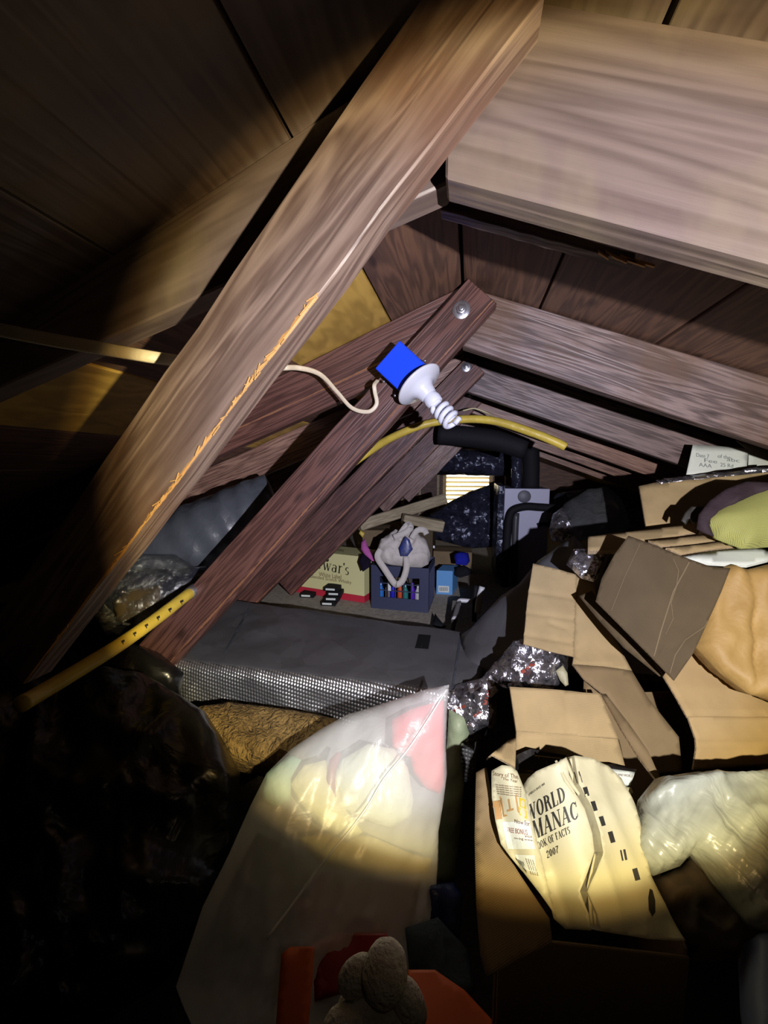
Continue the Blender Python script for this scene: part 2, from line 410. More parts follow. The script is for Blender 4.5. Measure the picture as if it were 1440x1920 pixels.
def ridged(x, y, k=1.0, seed=0):
    return 1-abs(noise.noise(Vector((x, y, seed))))*2
def patch(name, poly, m, parent=None, sp=12, th=.003, front=0, back=0, wob=.0, wobf=8, edge=None, creases=(), hf=None, roundR=None, smooth=True, axis=None, dmat=None):
    """solid sheet or cushion. poly = [(px,py,distance along the sight axis)]; 1/d is affine on a plane.
    front/back = how far the middle swells; th = sheet thickness; hf(px,py,dist)-> extra swell (m)"""
    pl = np.array([(p[0], p[1]) for p in poly], float); dd = np.array([p[2] for p in poly], float)
    A = np.c_[pl, np.ones(len(pl))]
    sol, *_ = np.linalg.lstsq(A, 1/dd, rcond=None); res = 1/dd-A@sol
    n = len(pl)
    bpts = []
    for i in range(n):
        a, b = pl[i], pl[(i+1) % n]; k = max(1, int(np.hypot(*(b-a))/sp))
        for j in range(k): bpts.append(a+(b-a)*j/k)
    bpts = np.array(bpts)
    x0, y0 = pl.min(0); x1, y1 = pl.max(0)
    gx, gy = np.meshgrid(np.arange(x0+sp/2, x1, sp), np.arange(y0+sp/2, y1, sp*.87))
    gx = gx+(np.arange(gx.shape[0]) % 2)[:, None]*sp/2
    g = np.c_[gx.ravel(), gy.ravel()]
    def segd(P):
        d = np.full(len(P), 1e9)
        for i in range(n):
            a, b = pl[i], pl[(i+1) % n]; ab = b-a; t = np.clip(((P-a)@ab)/(ab@ab), 0, 1)
            d = np.minimum(d, np.hypot(*(P-(a+t[:, None]*ab)).T))
        return d
    ins = np.zeros(len(g), bool)
    for i in range(n):
        a, b = pl[i], pl[(i+1) % n]
        c = (a[1] > g[:, 1]) != (b[1] > g[:, 1])
        with np.errstate(all='ignore'): xs = a[0]+(g[:, 1]-a[1])*(b[0]-a[0])/(b[1]-a[1])
        ins ^= c & (g[:, 0] < xs)
    g = g[ins]; g = g[segd(g) > sp*.45]
    allp = np.vstack([bpts, g]); nb = len(bpts)
    r = delaunay_2d_cdt([Vector(p) for p in allp], [(i, (i+1) % nb) for i in range(nb)], [], 1, 1e-4)
    P2, faces = r[0], r[2]
    P2 = np.array([(p.x, p.y) for p in P2]); dist = segd(P2)
    inv = np.c_[P2, np.ones(len(P2))]@sol
    w_ = 1/(((P2[:, None, :]-pl[None])**2).sum(2)+4); inv += (w_*res).sum(1)/w_.sum(1)
    base = [PD(p[0], p[1], 1/i) for p, i in zip(P2, inv)]
    v3 = [PD(p[0], p[1], p[2]) for p in poly]
    nrm = Vector((0, 0, 0)); c0 = sum(v3, Vector())/n
    for i in range(n): nrm += (v3[i]-c0).cross(v3[(i+1) % n]-c0)
    nrm.normalize()
    if nrm.dot(CAM-c0) < 0: nrm = -nrm
    Rr = roundR or dist.max()
    e1 = (v3[1]-v3[0]); e1 = (e1-nrm*e1.dot(nrm)).normalized()
    if axis is not None:
        e1 = (v3[axis[1]]-v3[axis[0]]); e1 = (e1-nrm*e1.dot(nrm)).normalized()
    e2 = nrm.cross(e1)
    top, bot, uv = [], [], []
    for i, (p, b, d) in enumerate(zip(P2, base, dist)):
        q = min(d/Rr, 1); dome = math.sqrt(max(0, 1-(1-q)**2))
        h = wob*noise.noise(b*wobf) if wob else 0
        for (ax_, ay, bx, by, dep, wd) in creases:
            ab = np.array((bx-ax_, by-ay)); t = np.clip(((p-(ax_, ay))@ab)/(ab@ab), 0, 1)
            h -= dep*math.exp(-(np.hypot(*(p-np.array((ax_, ay))-t*ab))/wd)**2)
        ef = min(d/(sp*1.2), 1) if (front or back) else 1
        if hf: h += hf(p[0], p[1], d)*ef
        top.append(b+nrm*(front*dome+h*ef+th/2)); bot.append(b-nrm*(back*dome+th/2-(h if not (front or back) else 0)))
        uv.append(((b-c0).dot(e1), (b-c0).dot(e2)))
    nv = len(top); fs = [tuple(f) for f in faces]; fm = [0]*len(fs)
    cnt = {}
    for f in fs:
        for a, b in zip(f, f[1:]+f[:1]): cnt[(a, b)] = cnt.get((a, b), 0)+1
    rim = [e for e in cnt if (e[1], e[0]) not in cnt]
    fs2 = fs+[tuple(nv+i for i in reversed(f)) for f in fs]+[(a, b, b+nv, a+nv) for a, b in rim]
    fm = [0]*(2*len(fs))+[1 if edge else 0]*len(rim)
    o = mesh(name, top+bot, fs2, m, parent, smooth, uv+uv, mats=[m, edge] if edge else [m], fmat=fm)
    if smooth and not (front or back):
        o.data.polygons.foreach_set('use_smooth', [i < 2*len(fs) for i in range(len(fs2))])
        bpy.context.view_layer.update()
    return o

# ------------------------------------------------------------------ lettering
def stroke(pts, w1, w2=None):
    w2 = w1 if w2 is None else w2; out = []
    for i in range(len(pts)-1):
        (x0, y0), (x1, y1) = pts[i], pts[i+1]; L_ = math.hypot(x1-x0, y1-y0) or 1
        k = max(1, int(L_/.3))
        for j in range(k):
            a, b = j/k, (j+1)/k; nx, ny = -(y1-y0)/L_*w1/2, (x1-x0)/L_*w1/2
            xa, ya, xb, yb = x0+(x1-x0)*a, y0+(y1-y0)*a, x0+(x1-x0)*b, y0+(y1-y0)*b
            out.append([(xa+nx, ya+ny), (xb+nx, yb+ny), (xb-nx, yb-ny), (xa-nx, ya-ny)])
    return out
def slant(x0, x1, w):          # full height diagonal with level ends, y 1 -> 0
    out = []
    for j in range(3):
        a, b = j/3, (j+1)/3
        xa, xb = x0+(x1-x0)*a, x0+(x1-x0)*b
        out.append([(xa-w/2, 1-a), (xa+w/2, 1-a), (xb+w/2, 1-b), (xb-w/2, 1-b)])
    return out
def ring(cx, cy, rx, ry, tx, ty, a0=0, a1=360, n=18):
    out = []
    for i in range(n):
        a, b = rad(a0+(a1-a0)*i/n), rad(a0+(a1-a0)*(i+1)/n)
        out.append([(cx+rx*math.cos(a), cy+ry*math.sin(a)), (cx+rx*math.cos(b), cy+ry*math.sin(b)),
                    (cx+(rx-tx)*math.cos(b), cy+(ry-ty)*math.sin(b)), (cx+(rx-tx)*math.cos(a), cy+(ry-ty)*math.sin(a))])
    return out
def bar(x0, x1, y, h=.05): return [[(x0, y), (x1, y), (x1, y+h), (x0, y+h)]]
def vert(x, w, y0=0, y1=1): return stroke([(x, y0), (x, y1)], w)
T_, t_ = .22, .07
G = {
 'W': (1.25, slant(.16, .42, T_)+slant(.68, .42, t_)+slant(.62, .88, T_)+slant(1.12, .88, t_)+bar(0, .34, .95)+bar(.46, .78, .95)+bar(1.0, 1.24, .95)),
 'O': (.86, ring(.42, .5, .40, .52, T_, t_)),
 'R': (.86, vert(.2, T_)+ring(.32, .74, .38, .26, T_, t_, -90, 90)+bar(.2, .34, .95, .05)+bar(.2, .34, .48, .05)+slant(.38, .72, T_*.9)[1:]+bar(.04, .36, 0)+bar(.62, .86, 0)+bar(.04, .3, .95)),
 'L': (.72, vert(.2, T_)+bar(.04, .36, .95)+bar(.04, .66, 0, .06)+[[(.56, 0), (.68, 0), (.68, .32), (.64, .32)]]),
 'D': (.88, vert(.2, T_)+ring(.34, .5, .48, .5, T_, t_, -90, 90)+bar(.04, .36, .95)+bar(.04, .36, 0)),
 'M': (1.08, vert(.16, t_)+slant(.22, .54, T_)+slant(.84, .54, t_)+vert(.88, T_)+bar(.02, .3, 0)+bar(.72, 1.04, 0)+bar(.02, .26, .95)+bar(.82, 1.04, .95)),
 'A': (.90, slant(.44, .12, t_)+slant(.44, .74, T_)+bar(.22, .6, .3)+bar(0, .26, 0)+bar(.58, .9, 0)),
 'N': (.92, vert(.16, t_)+slant(.2, .76, T_)+vert(.78, t_)+bar(.02, .3, 0)+bar(.64, .92, .95)+bar(.02, .24, .95)),
 'C': (.80, ring(.43, .5, .41, .52, T_, t_, 48, 312)+[[(.66, .68), (.73, .68), (.73, 1.0), (.69, 1.0)]]+[[(.66, .1), (.73, .1), (.73, .3), (.70, .3)]]),
 'B': (.78, vert(.2, T_)+ring(.32, .75, .34, .25, T_*.8, t_, -90, 90, 8)+ring(.32, .27, .4, .27, T_*.8, t_, -90, 90, 8)+bar(.04, .34, .95)+bar(.04, .34, 0)+bar(.2, .34, .5)),
 'K': (.86, vert(.2, T_)+slant(.76, .26, t_)[:2]+stroke([(.34, .5), (.72, .03)], T_*.8)+bar(.04, .36, 0)+bar(.04, .36, .95)+bar(.58, .86, 0)+bar(.58, .84, .95)),
 'F': (.70, vert(.2, T_)+bar(.04, .62, .94, .06)+bar(.2, .48, .48)+bar(.04, .36, 0)+[[(.56, .72), (.6, .72), (.64, 1), (.52, 1)]]),
 'T': (.78, vert(.38, T_)+bar(.04, .72, .94, .06)+bar(.22, .54, 0)+[[(.04, .74), (.08, .74), (.12, 1), (.04, 1)]]+[[(.68, .74), (.72, .74), (.72, 1), (.64, 1)]]),
 'S': (.62, ring(.32, .73, .26, .27, T_*.9, t_, 40, 265, 10)+ring(.32, .27, .28, .28, T_*.9, t_, -140, 85, 10)+[[(.5, .74), (.55, .74), (.55, 1), (.52, 1)]]),
 '2': (.62, ring(.3, .74, .26, .26, T_*.8, t_, -20, 190, 9)+stroke([(.46, .62), (.08, .06)], .1)+bar(.04, .56, 0, .1)),
 '0': (.64, ring(.31, .5, .28, .5, T_*.85, t_)),
 '7': (.60, bar(.05, .58, .88, .12)+stroke([(.52, .9), (.26, .45), (.22, 0)], .14)),
 'e': (.62, ring(.3, .34, .29, .35, .13, .05, 20, 320, 14)+bar(.06, .56, .36, .05)),
 'w': (.94, [[(x, y*.68) for x, y in q] for q in slant(.14, .32, .13)+slant(.52, .32, .05)+slant(.48, .66, .13)+slant(.84, .66, .05)]+bar(.02, .26, .64, .04)+bar(.72, .94, .64, .04)),
 'a': (.60, ring(.26, .2, .24, .22, .12, .05)+vert(.46, .12, 0, .5)+ring(.28, .46, .24, .22, .13, .05, 0, 150, 8)),
 'r': (.48, vert(.18, .13, 0, .68)+bar(.04, .32, 0, .04)+ring(.36, .5, .16, .18, .08, .06, 40, 170, 6)+bar(.04, .18, .62, .05)),
 's': (.48, ring(.24, .5, .2, .18, .12, .05, 40, 260, 8)+ring(.24, .18, .21, .19, .12, .05, -140, 90, 8)),
 "'": (.20, [[(.04, .78), (.14, .78), (.18, 1.0), (.02, 1.0)]]), ' ': (.38, []),
}
def serif_text(s):
    x = 0; out = []
    for c in s:
        w_, ps = G[c]
        out += [[(x+a, b) for a, b in p] for p in ps]; x += w_+.03
    return [[(a/x, b) for a, b in p] for p in out]
def font_text(s):
    cu = bpy.data.curves.new('t', 'FONT'); cu.body = s; ob = bpy.data.objects.new('t', cu); COL.objects.link(ob)
    cu.resolution_u = 3
    dg = bpy.context.evaluated_depsgraph_get(); me = bpy.data.meshes.new_from_object(ob.evaluated_get(dg))
    ps = [[(me.vertices[i].co.x, me.vertices[i].co.y) for i in p.vertices] for p in me.polygons]
    bpy.data.objects.remove(ob); bpy.data.curves.remove(cu); bpy.data.meshes.remove(me)
    xs = [a for p in ps for a, _ in p]; ys = [b for p in ps for _, b in p]
    x0, x1, y0, y1 = min(xs), max(xs), min(ys), max(ys)
    return [[((a-x0)/(x1-x0), (b-y0)/(y1-y0)) for a, b in p] for p in ps]
def decal(name, polys, quad, target, m, parent, off=.0006):
    """lay flat print on the real surface of target. quad = picture positions of the print's corners:
    bottom-left, bottom-right, top-right, top-left"""
    mw = Matrix.Translation(wloc(target))
    me = target.data
    bvh = BVHTree.FromPolygons([mw @ v.co for v in me.vertices], [tuple(p.vertices) for p in me.polygons])
    vs, fs = [], []
    for p in polys:
        idx = []
        for (u, v) in p:
            a = [quad[0][i]*(1-u)*(1-v)+quad[1][i]*u*(1-v)+quad[2][i]*u*v+quad[3][i]*(1-u)*v for i in (0, 1)]
            dr = ray(*a).normalized(); hit = bvh.ray_cast(CAM, dr)
            if hit[0] is None: idx = None; break
            nn = hit[1] if hit[1].dot(dr) < 0 else -hit[1]
            idx.append(hit[0]+nn*off)
        if idx is None: continue
        fs.append(tuple(range(len(vs), len(vs)+len(idx)))); vs += idx
    if not fs: return None
    return mesh(name, vs, fs, m, parent)
def grid(n): return rects(*[(i/n, j/n, (i+1)/n, (j+1)/n) for i in range(n) for j in range(n)])
def rects(*r): return [[(a, b), (c, b), (c, d), (a, d)] for a, b, c, d in r]

# ================================================================== STRUCTURE
RX, SL = -.03, .38                 # ridge position and roof slope
ZB = 1.295                         # underside of rafters at the ridge
def under(x): return ZB-SL*abs(x-RX)
ROOF = ZB+.150                     # underside of roof boards at the ridge
def roof(x): return ROOF-SL*abs(x-RX)
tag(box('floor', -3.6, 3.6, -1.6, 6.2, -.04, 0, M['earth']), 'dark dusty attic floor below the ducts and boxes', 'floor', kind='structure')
deck = tag(box('floor', -1.9, 1.6, 1.72, 6.0, .09, .12, M['deck']), 'dusty grey plywood deck behind the silver duct', 'floor', kind='structure')
for nm, a in (('wall_back', (-3.6, 3.6, 6.06, 6.2)), ('wall_front', (-3.6, 3.6, -1.6, -1.5))):
    if nm == 'wall_front':
        tag(box(nm, a[0], a[1], a[2], a[3], 0, 1.7, M['board']), kind='structure')
WX0, WX1, WZ0, WZ1 = -.40, .34, .32, .93
wb = thing('wall_back', (0, 6.1, 0), 'dark gable wall at the far end of the attic', 'wall', kind='structure')
for (x0, x1, z0, z1) in ((-3.6, WX0, 0, 1.7), (WX1, 3.6, 0, 1.7), (WX0, WX1, 0, WZ0), (WX0, WX1, WZ1, 1.7)):
    box('wall_panel', x0, x1, 6.06, 6.12, z0, z1, M['board'], wb, 0)
for i in range(5):
    box('stud', WX0-.09-.28*i, WX0-.05-.28*i, 5.97, 6.06, .12, roof(WX0-.09-.28*i)-.02, M['pale_wood'], wb, 0)
for s, nm in ((-1, 'wall_left'), (1, 'wall_right')):
    tag(box(nm, s*3.3-.03, s*3.3+.03, -1.5, 6.06, 0, .25, M['board']), kind='structure')
# louvred gable vent
win = thing('window_1', ((WX0+WX1)/2, 6.06, WZ0), 'bright louvred gable vent in the far end wall', 'window', kind='structure')
for nm, (x0, x1, z0, z1) in {'frame': (WX0, WX0+.05, WZ0, WZ1), 'frame.001': (WX1-.05, WX1, WZ0, WZ1), 'frame.002': (WX0, WX1, WZ0-.04, WZ0), 'frame.003': (WX0, WX1, WZ1, WZ1+.04)}.items():
    box('frame', x0, x1, 6.0, 6.09, z0, z1, M['board_gold'], win, 0)
M['slat'] = mat('pale_louvre_paint', (.78, .66, .42), .6)
for i in range(9):
    z = WZ0+.03+i*.067
    obox('slat', (WX0+.05, 6.05, z), (WX1-WX0-.1, 0, 0), (0, .05, -.028), (0, .006, .008), M['slat'], win, 0)
# roof boards, one by one, on both slopes
ceil = thing('ceiling', (RX, 2.2, ROOF), 'underside of the attic roof made of wide boards', 'ceiling', kind='structure')
wid = [.19, .27, .24, .29, .26, .30, .28, .30, .32, .30, .33, .32]
for s in (-1, 1):
    a = .004
    for i, w_ in enumerate(wid):
        x0, x1 = RX+s*a, RX+s*(a+w_-.006); a += w_
        if abs(x1) > 3.5: break
        t = .016
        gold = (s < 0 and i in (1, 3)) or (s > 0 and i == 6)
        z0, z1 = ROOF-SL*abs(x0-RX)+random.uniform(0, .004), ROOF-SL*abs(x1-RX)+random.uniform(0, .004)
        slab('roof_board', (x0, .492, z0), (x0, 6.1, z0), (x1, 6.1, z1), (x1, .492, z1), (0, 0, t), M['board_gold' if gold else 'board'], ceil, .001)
        slab('roof_board', (x0, -1.55, z0), (x0, .488, z0), (x1, .488, z1), (x1, -1.55, z1), (0, 0, t), M['big_rafter'], ceil, .001)
# felt over the boards keeps daylight out
for s in (-1, 1):
    slab('roof_felt', (RX, -1.6, ROOF+.022), (RX, 6.2, ROOF+.022), (RX+s*3.6, 6.2, ROOF+.022-SL*3.6), (RX+s*3.6, -1.6, ROOF+.022-SL*3.6), (0, 0, .02), M['rubber'], ceil, 0)

# ------------------------------------------------------------------ trusses
YT = [.47, 1.07, 1.68, 2.29, 2.90, 3.51]
names = ['nearest', 'second', 'third', 'fourth', 'fifth', 'sixth']
def rafter(k, s, m, label):
    y = YT[k]; xe = RX+s*3.0
    x0 = RX+s*.002
    h = .148
    if k == 0 and s > 0: x0 = RX+.006
    lab = {1: 'right', -1: 'left'}[s]
    if k == 0:
        if s > 0:
            y, xe = .43, .95
            a0, a1 = PY(835, 332, y), PY(1440, 492, y); m_ = (a1.z-a0.z)/(a1.x-a0.x); zr = lambda x: a0.z+m_*(x-a0.x)
            x0 = a0.x
        else:
            y, xe = .47, -.95
            a0, a1 = PY(835, 345, y), PY(390, 548, y); m_ = (a1.z-a0.z)/(a1.x-a0.x); zr = lambda x: a0.z+m_*(x-a0.x)
        o = slab('rafter', (x0, y, roof(x0)-.004), (xe, y, roof(xe)-.004), (xe, y, zr(xe)), (x0, y, zr(x0)), (0, .038, 0), m, None, .0025)
        return tag(o, label, 'beam', 'roof rafters')
    o = slab('rafter', (x0, y, under(x0)+h), (xe, y, under(xe)+h), (xe, y, under(xe)), (x0, y, under(x0)), (0, .038, 0), m, None, .0025, irregular=.003)
    return tag(o, label, 'beam', 'roof rafters')
rl = [('big pale brown rafter sloping down right, nearest the viewer', 'near left rafter partly lit, behind the big scuffed brace'),
      ('pale brown rafter sloping right behind the blue lamp box, with a saw nick', 'reddish rafter sloping left behind the brace with the blue box'),
      ('third rafter back on the right, narrow and dark below the pale one', 'third rafter back on the left, dark brown under the white cable'),
      ('fourth rafter back on the right, just above the yellow hose', 'fourth rafter back on the left, almost hidden by braces'),
      ('fifth rafter back on the right slope near the black pipe', 'fifth rafter back on the left slope near the gable vent'),
      ('farthest rafter on the right slope before the gable wall', 'farthest rafter on the left slope before the gable wall')]
for k in range(6):
    rafter(k, 1, M['big_rafter'] if k == 0 else M['rafter_pale'] if k in (1, 2) else M['beam'], rl[k][0])
    rafter(k, -1, M['big_rafter'] if k == 0 else M['brace'] if k == 1 else M['beam'], rl[k][1])
# thin splintered strip fixed behind the nearest right rafter
A, B = PY(826, 372, .56), PY(1192, 474, .56)
st = slab('batten', A, B, B-Vector((0, 0, .012)), A-Vector((0, 0, .014)), (0, .02, 0), M['rafter_pale'], None, .0008, irregular=.002)
tag(st, 'thin batten with a splintered end under the big near rafter', 'wood strip')
for i in range(6):
    p = B.lerp(A, .0+i*.035)-Vector((0, .001, .010+.002*(i % 2)))
    obox('splinter', p, (.022-.002*i, 0, -.009), (0, .003, 0), (-.001, 0, .0035), M['splinter'], st, 0)

def brace(name, a, b, w0, w1, Ya, Yb, m, label, th=.038, wear=True):
    """a, b = picture positions of the centre line ends"""
    A, B = PY(*a, Ya), PY(*b, Yb)
    d = (B-A).normalized(); nrm = d.cross(Vector((0, -1, 0))).normalized()
    if nrm.x > 0: nrm = -nrm                     # towards the upper left
    o = slab('diagonal_brace', A+nrm*w0/2, B+nrm*w1/2, B-nrm*w1/2, A-nrm*w0/2, (0, th, 0), m, None, .002, irregular=.0025)
    tag(o, label, 'beam', 'diagonal truss braces')
    return o, A, B
b1, A1, B1 = brace('b', (950, -75), (5, 1240), .090, .092, .385, .385, M['beam_worn'], 'large scuffed diagonal brace closest to the viewer, with a raw worn corner')
b2, A2, B2 = brace('b', (905, 545), (285, 1238), .096, .124, 1.025, .92, M['brace'], 'dark red diagonal brace carrying the blue lamp box')
b3, A3, B3 = brace('b', (893, 683), (445, 1140), .096, .110, 1.635, 1.60, M['brace'], 'diagonal brace right behind the one with the blue box')
b4, A4, B4 = brace('b', (893, 742), (535, 1105), .096, .115, 2.245, 2.20, M['brace'], 'third diagonal brace back, ending beside the yellow carton')
b5, A5, B5 = brace('b', (888, 785), (715, 955), .092, .092, 2.86, 2.86, M['beam'], 'fourth diagonal brace back, rising from behind the lumber')
b6, A6, B6 = brace('b', (886, 805), (760, 935), .092, .092, 3.47, 3.47, M['beam'], 'small farthest diagonal brace beside the gable vent')
# splinters on the worn corner of the near brace
def bolt(par, p, r):
    lathe('washer', p+Vector((0, 0, 0)), (0, -1, 0), [(0, r), (.002, r), (.002, r*.4)], M['steel'], par, 24)
    lathe('bolt', p+Vector((0, -.002, 0)), (0, -1, 0), [(0, r*.58), (.006, r*.58), (.007, r*.5), (.007, r*.36), (.012, r*.34), (.0125, r*.2)], M['steel'], par, 6)
bolt(b2, PY(865, 581, 1.018), .022)
bolt(b3, PY(874, 688, 1.633), .020)
bolt(b4, PY(881, 741, 2.243), .020)
d1 = (B1-A1).normalized(); n1 = d1.cross(Vector((0, -1, 0))).normalized()
if n1.x > 0: n1 = -n1
for i in range(46):
    s = random.choice([random.uniform(.30, .9), random.gauss(.62, .05), random.gauss(.45, .03)]); p = A1.lerp(B1, s)-n1*(.046+random.uniform(-.002, .001))-Vector((0, .0007, 0))
    ln = random.uniform(.004, .014); q = d1*ln*random.choice((-1, 1))+n1*random.uniform(-.001, .005)
    obox('splinter', p, q, (0, -random.uniform(.0006, .0016), 0), n1*.0012, M['splinter'], b1, 0)

# ================================================================== LIGHT FITTING
bc = PY(757, 699, 1.0)          # centre of blue box back plane
dA = (B2-A2).normalized(); nA = dA.cross(Vector((0, -1, 0))).normalized()
if nA.x > 0: nA = -nA
lf = thing('light_fitting', bc, 'white bulb holder with spiral bulb on a bright blue electrical box', 'lamp')
ax = (PD(842, 780, .93)-PD(786, 722, .95)).normalized()
ux = (dA*-1).normalized(); uy = nA
a_ = .046; dep = .052
bx = obox('junction_box', bc-ux*a_*.9-uy*a_+Vector((0, -dep, 0)), ux*a_*1.9, uy*a_*2, (0, dep-.001, 0), M['blue_plastic'], lf, .003)
hc = PY(786, 722, .955)            # base of the holder
ax = (PY(856, 800, .925)-hc).normalized()
lathe('lamp_holder', hc-ax*.006, ax, [(0, .0), (.0, .054), (.003, .061), (.007, .062), (.010, .058), (.015, .042), (.020, .030), (.030, .024), (.044, .0205), (.046, .019), (.046, .0)], M['porcelain'], lf, 40)
bl = lathe('bulb', hc+ax*.038, ax, [(0, .0165), (.004, .019), (.016, .021), (.020, .020), (.028, .0185), (.0285, .014), (.032, .012)], M['bulb'], lf, 32)
u_ = ax.orthogonal().normalized(); v_ = ax.cross(u_)
pts = []
for i in range(0, 97):
    t = i/96; a = t*2*math.pi*3.6
    r_ = .0175+.001*math.sin(math.pi*t)
    pts.append(hc+ax*(.074+.056*t)+(u_*math.cos(a)+v_*math.sin(a))*r_)
tube('spiral_tube', [hc+ax*.064+u_*.009]+pts+[pts[-1]*.0+hc+ax*.133-u_*.002], .0060, M['bulb'], bl, 10, curve=False)
for (qx, qy) in ((797, 677), (741, 742), (720, 716)):
    lathe('screw', PY(qx, qy, .965), (0, -1, 0), [(0, .0035), (.004, .0035), (.006, .002)], M['steel'], lf, 10)

# cables
cab = tag(tube('electric_cable', [PY(-60, 607, .435), PY(80, 634, .44), PY(200, 655, .45), PY(330, 676, .50), PY(440, 688, .68), PY(520, 690, .93), PY(560, 690, .96), PY(600, 702, .97), PY(632, 735, .965), PY(660, 765, .965), PY(690, 772, .965), PY(706, 758, .965), PY(703, 735, .965), PY(702, 722, .965), PY(708, 713, .985)],
            lambda t: .0098-.0045*min(1, t*1.6), M['cable'], None, 10, 10, flat=.45), 'flat cream electric cable running from the left to the blue lamp box', 'cable')
hp = [PD(40, 1320, .70), PD(80, 1297, .75), PD(150, 1255, .81), PD(230, 1205, .89), PD(300, 1155, .98), PD(345, 1120, 1.07), PD(378, 1096, 1.18), PD(430, 1052, 1.33), PD(520, 985, 1.42), PD(610, 908, 1.44), PD(690, 848, 1.48), PY(740, 818, 1.53), PY(800, 795, 1.58), PY(868, 786, 1.575), PY(930, 790, 1.56), PY(1000, 812, 1.54), PY(1040, 828, 1.53), PY(1060, 838, 1.53)]
hose = tag(tube('gas_hose', hp, .0155, M['yellow'], None, 16, 8), 'long yellow corrugated hose passing behind the braces', 'hose')
tube('coupling', [hp[5].lerp(hp[6], .25), hp[5].lerp(hp[6], .62)], .0175, M['steel'], hose, 16, 2)
for i in range(6):
    a = (228+i*22, 1203-i*15)
    decal('print_mark', rects((0, 0, 1, 1), (.2, -.8, .5, .4)), [(a[0], a[1]+3), (a[0]+6, a[1]), (a[0]+5, a[1]-4), (a[0]-1, a[1]-1)], hose, M['ink'], hose)
tag(tube('electric_cable', [PY(868, 770, 2.0), PY(890, 766, 2.0), PY(915, 775, 2.0), PY(930, 785, 1.95)], .004, M['cable_cream'], None, 8, 6), 'thin pale wire loop above the yellow hose', 'cable')

# ================================================================== DUCTS
def loft(name, secs, m, parent=None, mats=None, matf=None, noisea=0):
    k = len(secs[0]); vs = [Vector(p) for s in secs for p in s]; fs = []; fm = []
    uv = []
    for i, s in enumerate(secs):
        acc = 0
        for j, p in enumerate(s):
            if j: acc += (Vector(p)-Vector(s[j-1])).length
            uv.append((i*.0+(Vector(secs[i][0])-Vector(secs[0][0])).length, acc))
    if noisea:
        c = [sum((Vector(p) for p in s), Vector())/k for s in secs]
        for i in range(len(vs)):
            d = (vs[i]-c[i//k]).normalized(); vs[i] = vs[i]+d*noise.noise(vs[i]*7)*noisea+d*noise.noise(vs[i]*23)*noisea*.35
    for i in range(len(secs)-1):
        for j in range(k):
            a, b = i*k+j, i*k+(j+1) % k
            fs.append((a, b, b+k, a+k)); fm.append(matf(j/k) if matf else 0)
    fs += [tuple(range(k)), tuple(range(len(vs)-k, len(vs)))]; fm += [0, 0]
    return mesh(name, vs, fs, m, parent, True, uv, mats=mats, fmat=fm)
def rrect(c, e1, e2, a, b, r, n=5, sub=6):
    """rounded rectangle: centre c, half sizes a along e1, b along e2"""
    out = []
    corners = [(a-r, b-r, 0), (-(a-r), b-r, 90), (-(a-r), -(b-r), 180), (a-r, -(b-r), 270)]
    pts = []
    for x, y, a0 in corners:
        for i in range(n+1):
            t = rad(a0+90*i/n); pts.append((x+r*math.cos(t), y+r*math.sin(t)))
    for i, p in enumerate(pts):
        q = pts[(i+1) % len(pts)]; L_ = math.hypot(q[0]-p[0], q[1]-p[1]); k = 14 if i % (n+1) == n else 1
        for j in range(k): out.append(Vector(c)+Vector(e1)*(p[0]+(q[0]-p[0])*j/k)+Vector(e2)*(p[1]+(q[1]-p[1])*j/k))
    return out
ZT = .395
ba, bb = PZ(400, 1122, ZT), PZ(905, 1190, ZT)      # back top edge
fa, fb = PZ(300, 1236, ZT), PZ(880, 1302, ZT)      # front top edge
secs = []
NS = 60
for i in range(NS+1):
    t = -0.10+1.12*i/NS
    p, q = ba.lerp(bb, t), fa.lerp(fb, t)
    e = (p-q); L_ = e.length; e.normalize()
    c = (p+q)/2-Vector((0, 0, .12))
    s = []
    for v in rrect(c, e, (0, 0, 1), L_/2+.018, .125, .030, 5): s.append(v)
    secs.append(s)
k0 = len(secs[0])
def duct_mat_for(j):
    return 0
duct = loft('air_duct', secs, M['foil'], None, [M['foil'], M['foil_bubble']], None, .010)
me = duct.data
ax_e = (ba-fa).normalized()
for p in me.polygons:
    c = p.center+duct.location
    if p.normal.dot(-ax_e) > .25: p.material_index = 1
tag(duct, 'long rectangular silver bubble-foil duct lying across the attic floor', 'duct')
# dark square hole or patch on top
decal('tape_patch', rects((0, 0, 1, 1)), [(778, 1216), (803, 1218), (808, 1192), (785, 1190)], duct, M['rubber'], duct, .002)
# clips of foil tape seams as thin lighter strips
for q in ([(420, 1225), (424, 1225), (470, 1140), (466, 1140)], [(846, 1296), (850, 1296), (866, 1190), (862, 1190)]):
    decal('tape_seam', rects((0, 0, 1, .25), (0, .25, 1, .5), (0, .5, 1, .75), (0, .75, 1, 1)), q, duct, M['foil_grey'], duct, .002)

